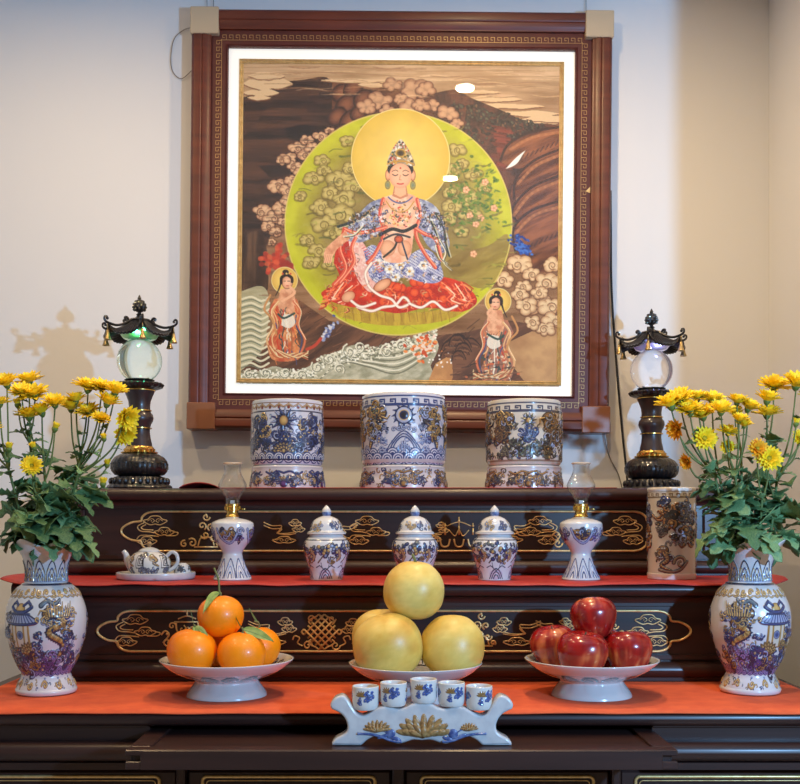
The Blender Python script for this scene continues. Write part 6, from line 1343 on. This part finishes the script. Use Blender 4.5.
def leaf_mesh(seed):
    rs = random.Random(seed); n = 16; V = []; Fc = []; L_ = 1.0
    # lobed outline as half width along the midrib
    def hwid(f):
        base = .36*math.sin(PI*f**.75)**.7 if 0 < f < 1 else 0
        lob = .5+.5*math.cos(2*PI*(f*3.2+.10)); return base*(.50+.62*lob)*(1 if f > .08 else f/.08)+.012
    for i in range(n+1):
        f = i/n; w_ = hwid(f); z = .10*math.sin(PI*f)-.22*f*f
        for q in (-1,-.5,0,.5,1): V.append((L_*f + abs(q)*w_*.42*(1-f), q*w_*(1+rs.uniform(-.08,.08)), z+abs(q)*w_*.32-.10*abs(q)**2*w_+rs.uniform(-.012,.012)))
    Fc = [(i*5+k, i*5+k+1, (i+1)*5+k+1, (i+1)*5+k) for i in range(n) for k in range(4)]
    V += [(v[0], v[1], v[2]-.012) for v in V]; o = 5*(n+1); Fc += [tuple(o+a for a in f[::-1]) for f in Fc]
    rim = [i*5 for i in range(n+1)] + [n*5+k for k in range(1,5)] + [i*5+4 for i in range(n-1,-1,-1)] + [3,2,1]
    for a, b in zip(rim, rim[1:]+rim[:1]): Fc.append((a, b, o+b, o+a))
    st = MB().tube([(-.18,0,-.03),(-.05,0,0),(0,0,0)], .016, n=5); b = len(V); V += st.V; Fc += [tuple(b+i for i in f) for f in st.F]
    return np.array(V), Fc
LF = {}
for v in range(4):
    V_, F_ = leaf_mesh(90+v); pm = mk('leaf', V_, F_, M['leaf'], link_it=False); p2 = pm.copy(); p2.materials.clear(); p2.materials.append(M['leafp']); LF[v] = (pm, p2)
def orient(o, dirv, up=(0,0,1), axis='z', roll=0):
    d_ = Vector(dirv).normalized(); q = d_.to_track_quat('Z' if axis == 'z' else 'X', 'Y' if axis == 'z' else 'Z')
    o.rotation_mode = 'QUATERNION'; o.rotation_quaternion = q @ Quaternion((0,0,1) if axis == 'z' else (1,0,0), roll)
def add_head(root, base, p, dirv, kind, size, rs, amber=False):
    v = rs.randrange(3 if kind != 'bud' else 2); pm, cm, km, pm2 = HD[kind, v]
    h = bpy.data.objects.new('flower_head', pm2 if amber else pm); COL.objects.link(h); h.parent = root; h.location = Vector(p)-Vector(base); orient(h, dirv, roll=rs.uniform(0,6)); h.scale = (size,)*3
    for nm, me_ in (('flower_centre', cm), ('calyx', km)): c = bpy.data.objects.new(nm, me_); COL.objects.link(c); c.parent = h
def add_leaf(root, base, p, dirv, size, rs, pale=False):
    l = bpy.data.objects.new('leaf', LF[rs.randrange(4)][1 if pale else 0]); COL.objects.link(l); l.parent = root; l.location = Vector(p)-Vector(base); orient(l, dirv, axis='x', roll=rs.uniform(-.7,.7)); l.scale = (size, size*rs.uniform(.85,1.15), size)
def spray(label, vx, vd, mouth, heads, group, seed, nlow, nup, lean=None):
    """heads: (photo x, photo y, width px, kind letter, amber?)"""
    rs = random.Random(seed); ma = Vector((vx+mouth[0], vd+mouth[1], CT+.262)); root = thing('chrysanthemum_spray', label, 'flower', tuple(ma), 0, group); base = ma
    H = []
    dz = rs.uniform(-.03,.03)+mouth[1]*1.4
    for (px, py, w_, kd, *amb) in heads: dd = vd+dz+rs.uniform(-.025,.025); H.append((Vector((X(px,dd), dd, Z(py,dd))), w_, kd, bool(amb)))
    c = sum((h[0] for h in H), Vector())/len(H); low = min(h[0].z for h in H); fz = min(c.z-.075, low+.01) if len(H) > 1 else c.z-.05; fz = max(fz, ma.z+.05)
    fork = Vector((ma.x+(c.x-ma.x)*.82, ma.y+(c.y-ma.y)*.8, fz)) if lean is None else Vector((X(lean[0],vd), c.y, Z(lean[1],vd)))
    tail = Vector((vx-mouth[0]*.3, vd-mouth[1]*.3, CT+.12))
    main = [Vector(p) for p in cr([tail, ma, ma.lerp(fork,.5)+Vector((rs.uniform(-.006,.006),0,0)), fork], 8)]
    MB().tube(main, np.linspace(.0032,.0024,len(main)), n=7).build('stem', M['stem'], root)
    for (p, w_, kd, amb) in H:
        w_m = w_*vd/F/.044; q = max(.5, w_m*1.12) if kd != 'b' else max(.5, w_*vd/F/.022)
        t_ = rs.uniform(0,.25); st = main[int((len(main)-1)*(1-t_*.5))] if len(H) > 1 else main[-1]
        out = Vector((p.x-fork.x, p.y-fork.y, 0)); nb = p-Vector((0,0,.005*q))
        mid = st.lerp(p,.55)+Vector((out.x*.16, out.y*.16, -.012)); br = [Vector(x_) for x_ in cr([st, mid, nb], 7)]
        MB().tube(br, np.linspace(.0020,.0014,len(br)), n=6).build('stem', M['stem'], root)
        if kd == 'f': dv = Vector((rs.uniform(-.25,.25), -1, .25))
        elif kd == 'd': dv = Vector((out.x*9+rs.uniform(-.3,.3), -.5, -.25))
        else: dv = Vector((out.x*6+rs.uniform(-.25,.25), -.38+rs.uniform(-.25,.25), 1))
        kind = {'o':'open','f':'open','d':'cup','c':'cup','b':'bud'}[kd]; add_head(root, base, p, dv, kind, q*(1.0 if kind != 'cup' else 1.15), rs, amb)
        if rs.random() < .8: m_ = br[int(len(br)*rs.uniform(.3,.7))]; a = rs.uniform(0,2*PI); add_leaf(root, base, m_, (math.cos(a), math.sin(a)*.7, .2), rs.uniform(.014,.026), rs, rs.random() < .2)
    for k in range(int(nup*1.5)):
        m_ = main[min(len(main)-1, int(len(main)*rs.uniform(.55,1.0)))]; a = rs.uniform(0,2*PI); add_leaf(root, base, m_, (math.cos(a), math.sin(a)*.8, rs.uniform(-.2,.5)), rs.uniform(.028,.052), rs, rs.random() < .3)
    for k in range(int(nlow*1.25)):
        f = rs.uniform(.37,.80); m_ = main[int((len(main)-1)*f)].copy(); a = rs.uniform(0,2*PI)
        m_ += Vector((rs.uniform(-.024,.024), rs.uniform(-.022,.012), rs.uniform(-.010,.03))); m_.z = max(m_.z, CT+.288); add_leaf(root, base, m_, (math.cos(a)+mouth[0]*14, math.sin(a)*.7-.25, rs.uniform(-.75,.35)), rs.uniform(.052,.080), rs, rs.random() < .28)
    return root
GLF = 'yellow chrysanthemum sprays in the left vase'; GRF = 'yellow chrysanthemum sprays in the right vase'
vx, vd = X(46.5,1.985), 1.985
spray('chrysanthemum spray at the far left photo edge, cut by it, in the left vase', vx, vd, (-.030,-.006), [(7,385,20,'c'),(0,404,20,'o'),(9,449,11,'b'),(-14,396,22,'o'),(-10,430,20,'o')], GLF, 1, 9, 7)
spray('chrysanthemum spray with the tallest and fullest heads in the left vase', vx, vd, (-.016,.014), [(29,382,25,'o'),(35,396,26,'o'),(22,394,24,'o'),(18,405,12,'b')], GLF, 2, 8, 7)
spray('chrysanthemum spray with three heads right of the tallest ones in the left vase', vx, vd, (-.004,.020), [(42,413,20,'c'),(55,405,19,'c'),(29,417,25,'o')], GLF, 3, 8, 6)
spray('short chrysanthemum spray with one open face above the leaves of the left vase', vx, vd, (-.010,-.020), [(55,429,11,'b'),(34,448,10,'b'),(32,466,17,'f')], GLF, 4, 9, 4)
spray('chrysanthemum spray left in the right-hand cluster of the left vase', vx, vd, (.014,.008), [(76,401,17,'c'),(88,389,26,'o'),(71,409,20,'c'),(89,413,22,'o')], GLF, 5, 8, 8, lean=(76,448))
spray('chrysanthemum spray with the topmost heads of the right-hand cluster, left vase', vx, vd, (.024,-.004), [(102,389,22,'o'),(115,393,20,'c'),(107,404,20,'c'),(100,420,17,'o')], GLF, 6, 9, 7, lean=(82,455))
spray('chrysanthemum spray leaning right in front of the black lantern, in the left vase', vx, vd, (.032,-.014), [(125,416,20,'d'),(123,432,20,'d'),(104,439,9,'b'),(107,465,10,'b'),(103,484,11,'b')], GLF, 7, 9, 8, lean=(86,470))
vx, vd = X(750,1.995), 1.995
spray('chrysanthemum spray leaning far left toward the lantern, in the right vase', vx, vd, (-.030,-.010), [(671,406,24,'c'),(680,401,26,'o'),(690,412,25,'o'),(678,428,17,'d',1),(688,461,13,'d',1)], GRF, 11, 10, 8, lean=(712,470))
spray('chrysanthemum spray with an open daisy face below dense heads, right vase', vx, vd, (-.020,.010), [(697,399,22,'o'),(712,401,23,'o'),(703,417,21,'c'),(704,439,21,'f')], GRF, 12, 9, 6, lean=(718,465))
spray('chrysanthemum spray at the middle of the right vase, heads half hidden', vx, vd, (-.010,-.018), [(721,412,20,'c'),(728,433,18,'o'),(727,447,12,'f'),(739,421,14,'c'),(744,426,13,'c')], GRF, 13, 10, 7)
spray('chrysanthemum spray with dark-bottomed cups between the two high clusters, right vase', vx, vd, (.000,.022), [(737,403,17,'c'),(748,409,19,'c'),(735,414,14,'c')], GRF, 14, 8, 6)
spray('chrysanthemum spray with the highest flower of the right vase', vx, vd, (.016,.012), [(767,401,20,'c'),(774,388,29,'o'),(767,415,25,'o')], GRF, 15, 9, 6)
spray('low chrysanthemum spray with two open faces above the leaves of the right vase', vx, vd, (.010,-.022), [(757,449,17,'f',1),(769,459,21,'f')], GRF, 16, 9, 4)
spray('chrysanthemum spray cut by the right photo edge, in the right vase', vx, vd, (.030,-.004), [(796,386,24,'c'),(799,438,14,'f'),(796,424,10,'b'),(812,398,24,'o')], GRF, 17, 10, 9, lean=(779,470))
# ---------------------------------------------------------------- camera and light
cam = bpy.data.objects.new('camera', bpy.data.cameras.new('camera')); COL.objects.link(cam)
cam.location = (0, 0, CH); cam.rotation_euler = (PI/2, 0, 0); cam.data.sensor_width = 36; cam.data.sensor_fit = 'HORIZONTAL'; cam.data.lens = 36*F/800
cam.data.shift_x = (400-PX0)/800; cam.data.shift_y = (PY0-392)/800; cam.data.clip_start = .05; SC.camera = cam
KEY = (1.22, .2, CH+.22)
light('cool_key_light', 'AREA', KEY, 43, (.28, .58, 1.0), .05, (-.2, 2.5, CH+.3))  # unseen small cool key at the right, placed to fit the cast shadows
WARM = (1, .70, .355)
DL = [(.2286, 2.135), (.228, 1.241), (-.85, 1.30), (-.85, 2.1)]
DLL = ['ceiling downlight mirrored in the picture glass above the green disc', 'ceiling downlight mirrored in the picture glass at the halo edge', 'round recessed ceiling downlight left of the altar, nearer the camera', 'round recessed ceiling downlight left of the altar, nearer the back wall']
for k, (x, y) in enumerate(DL):
    t = thing('ceiling_downlight', DLL[k], 'light', (x, y, CEIL), 0, 'recessed ceiling downlights')
    MB().lathe([(.044,0),(.044,-.006),(.034,-.008),(.030,-.002)], 32, (x,y,CEIL), capb=False, capt=False).build('trim_ring', M['ceil'], t)
    MB().lathe([(.0001,-.003),(.030,-.003)], 32, (x,y,CEIL), capb=False, capt=False).build('diffuser', M['dl'] if 'dl' in M else M.setdefault('dl', lamp_mat('downlight_diffuser', (1,.93,.8,1), 14)), t)
    light('downlight_lamp', 'AREA', (x, y, CEIL-.012), (10.3, 10.3, 6, 5.2)[k], WARM, .056, (x, y, 0))
w = bpy.data.worlds.new('world'); SC.world = w; w.use_nodes = True
w.node_tree.nodes['Background'].inputs[0].default_value = (1, .79, .54, 1); w.node_tree.nodes['Background'].inputs[1].default_value = .21
vs = SC.view_settings; vs.view_transform = 'Standard'; vs.look = 'None'; vs.gamma = 1; vs.exposure = 0; vs.use_curve_mapping = False
SC.cycles.max_bounces = 10; SC.cycles.transmission_bounces = 8; SC.cycles.transparent_max_bounces = 12; SC.cycles.glossy_bounces = 4; SC.cycles.diffuse_bounces = 4
SC.cycles.caustics_refractive = False; SC.cycles.caustics_reflective = False; SC.cycles.sample_clamp_indirect = 6
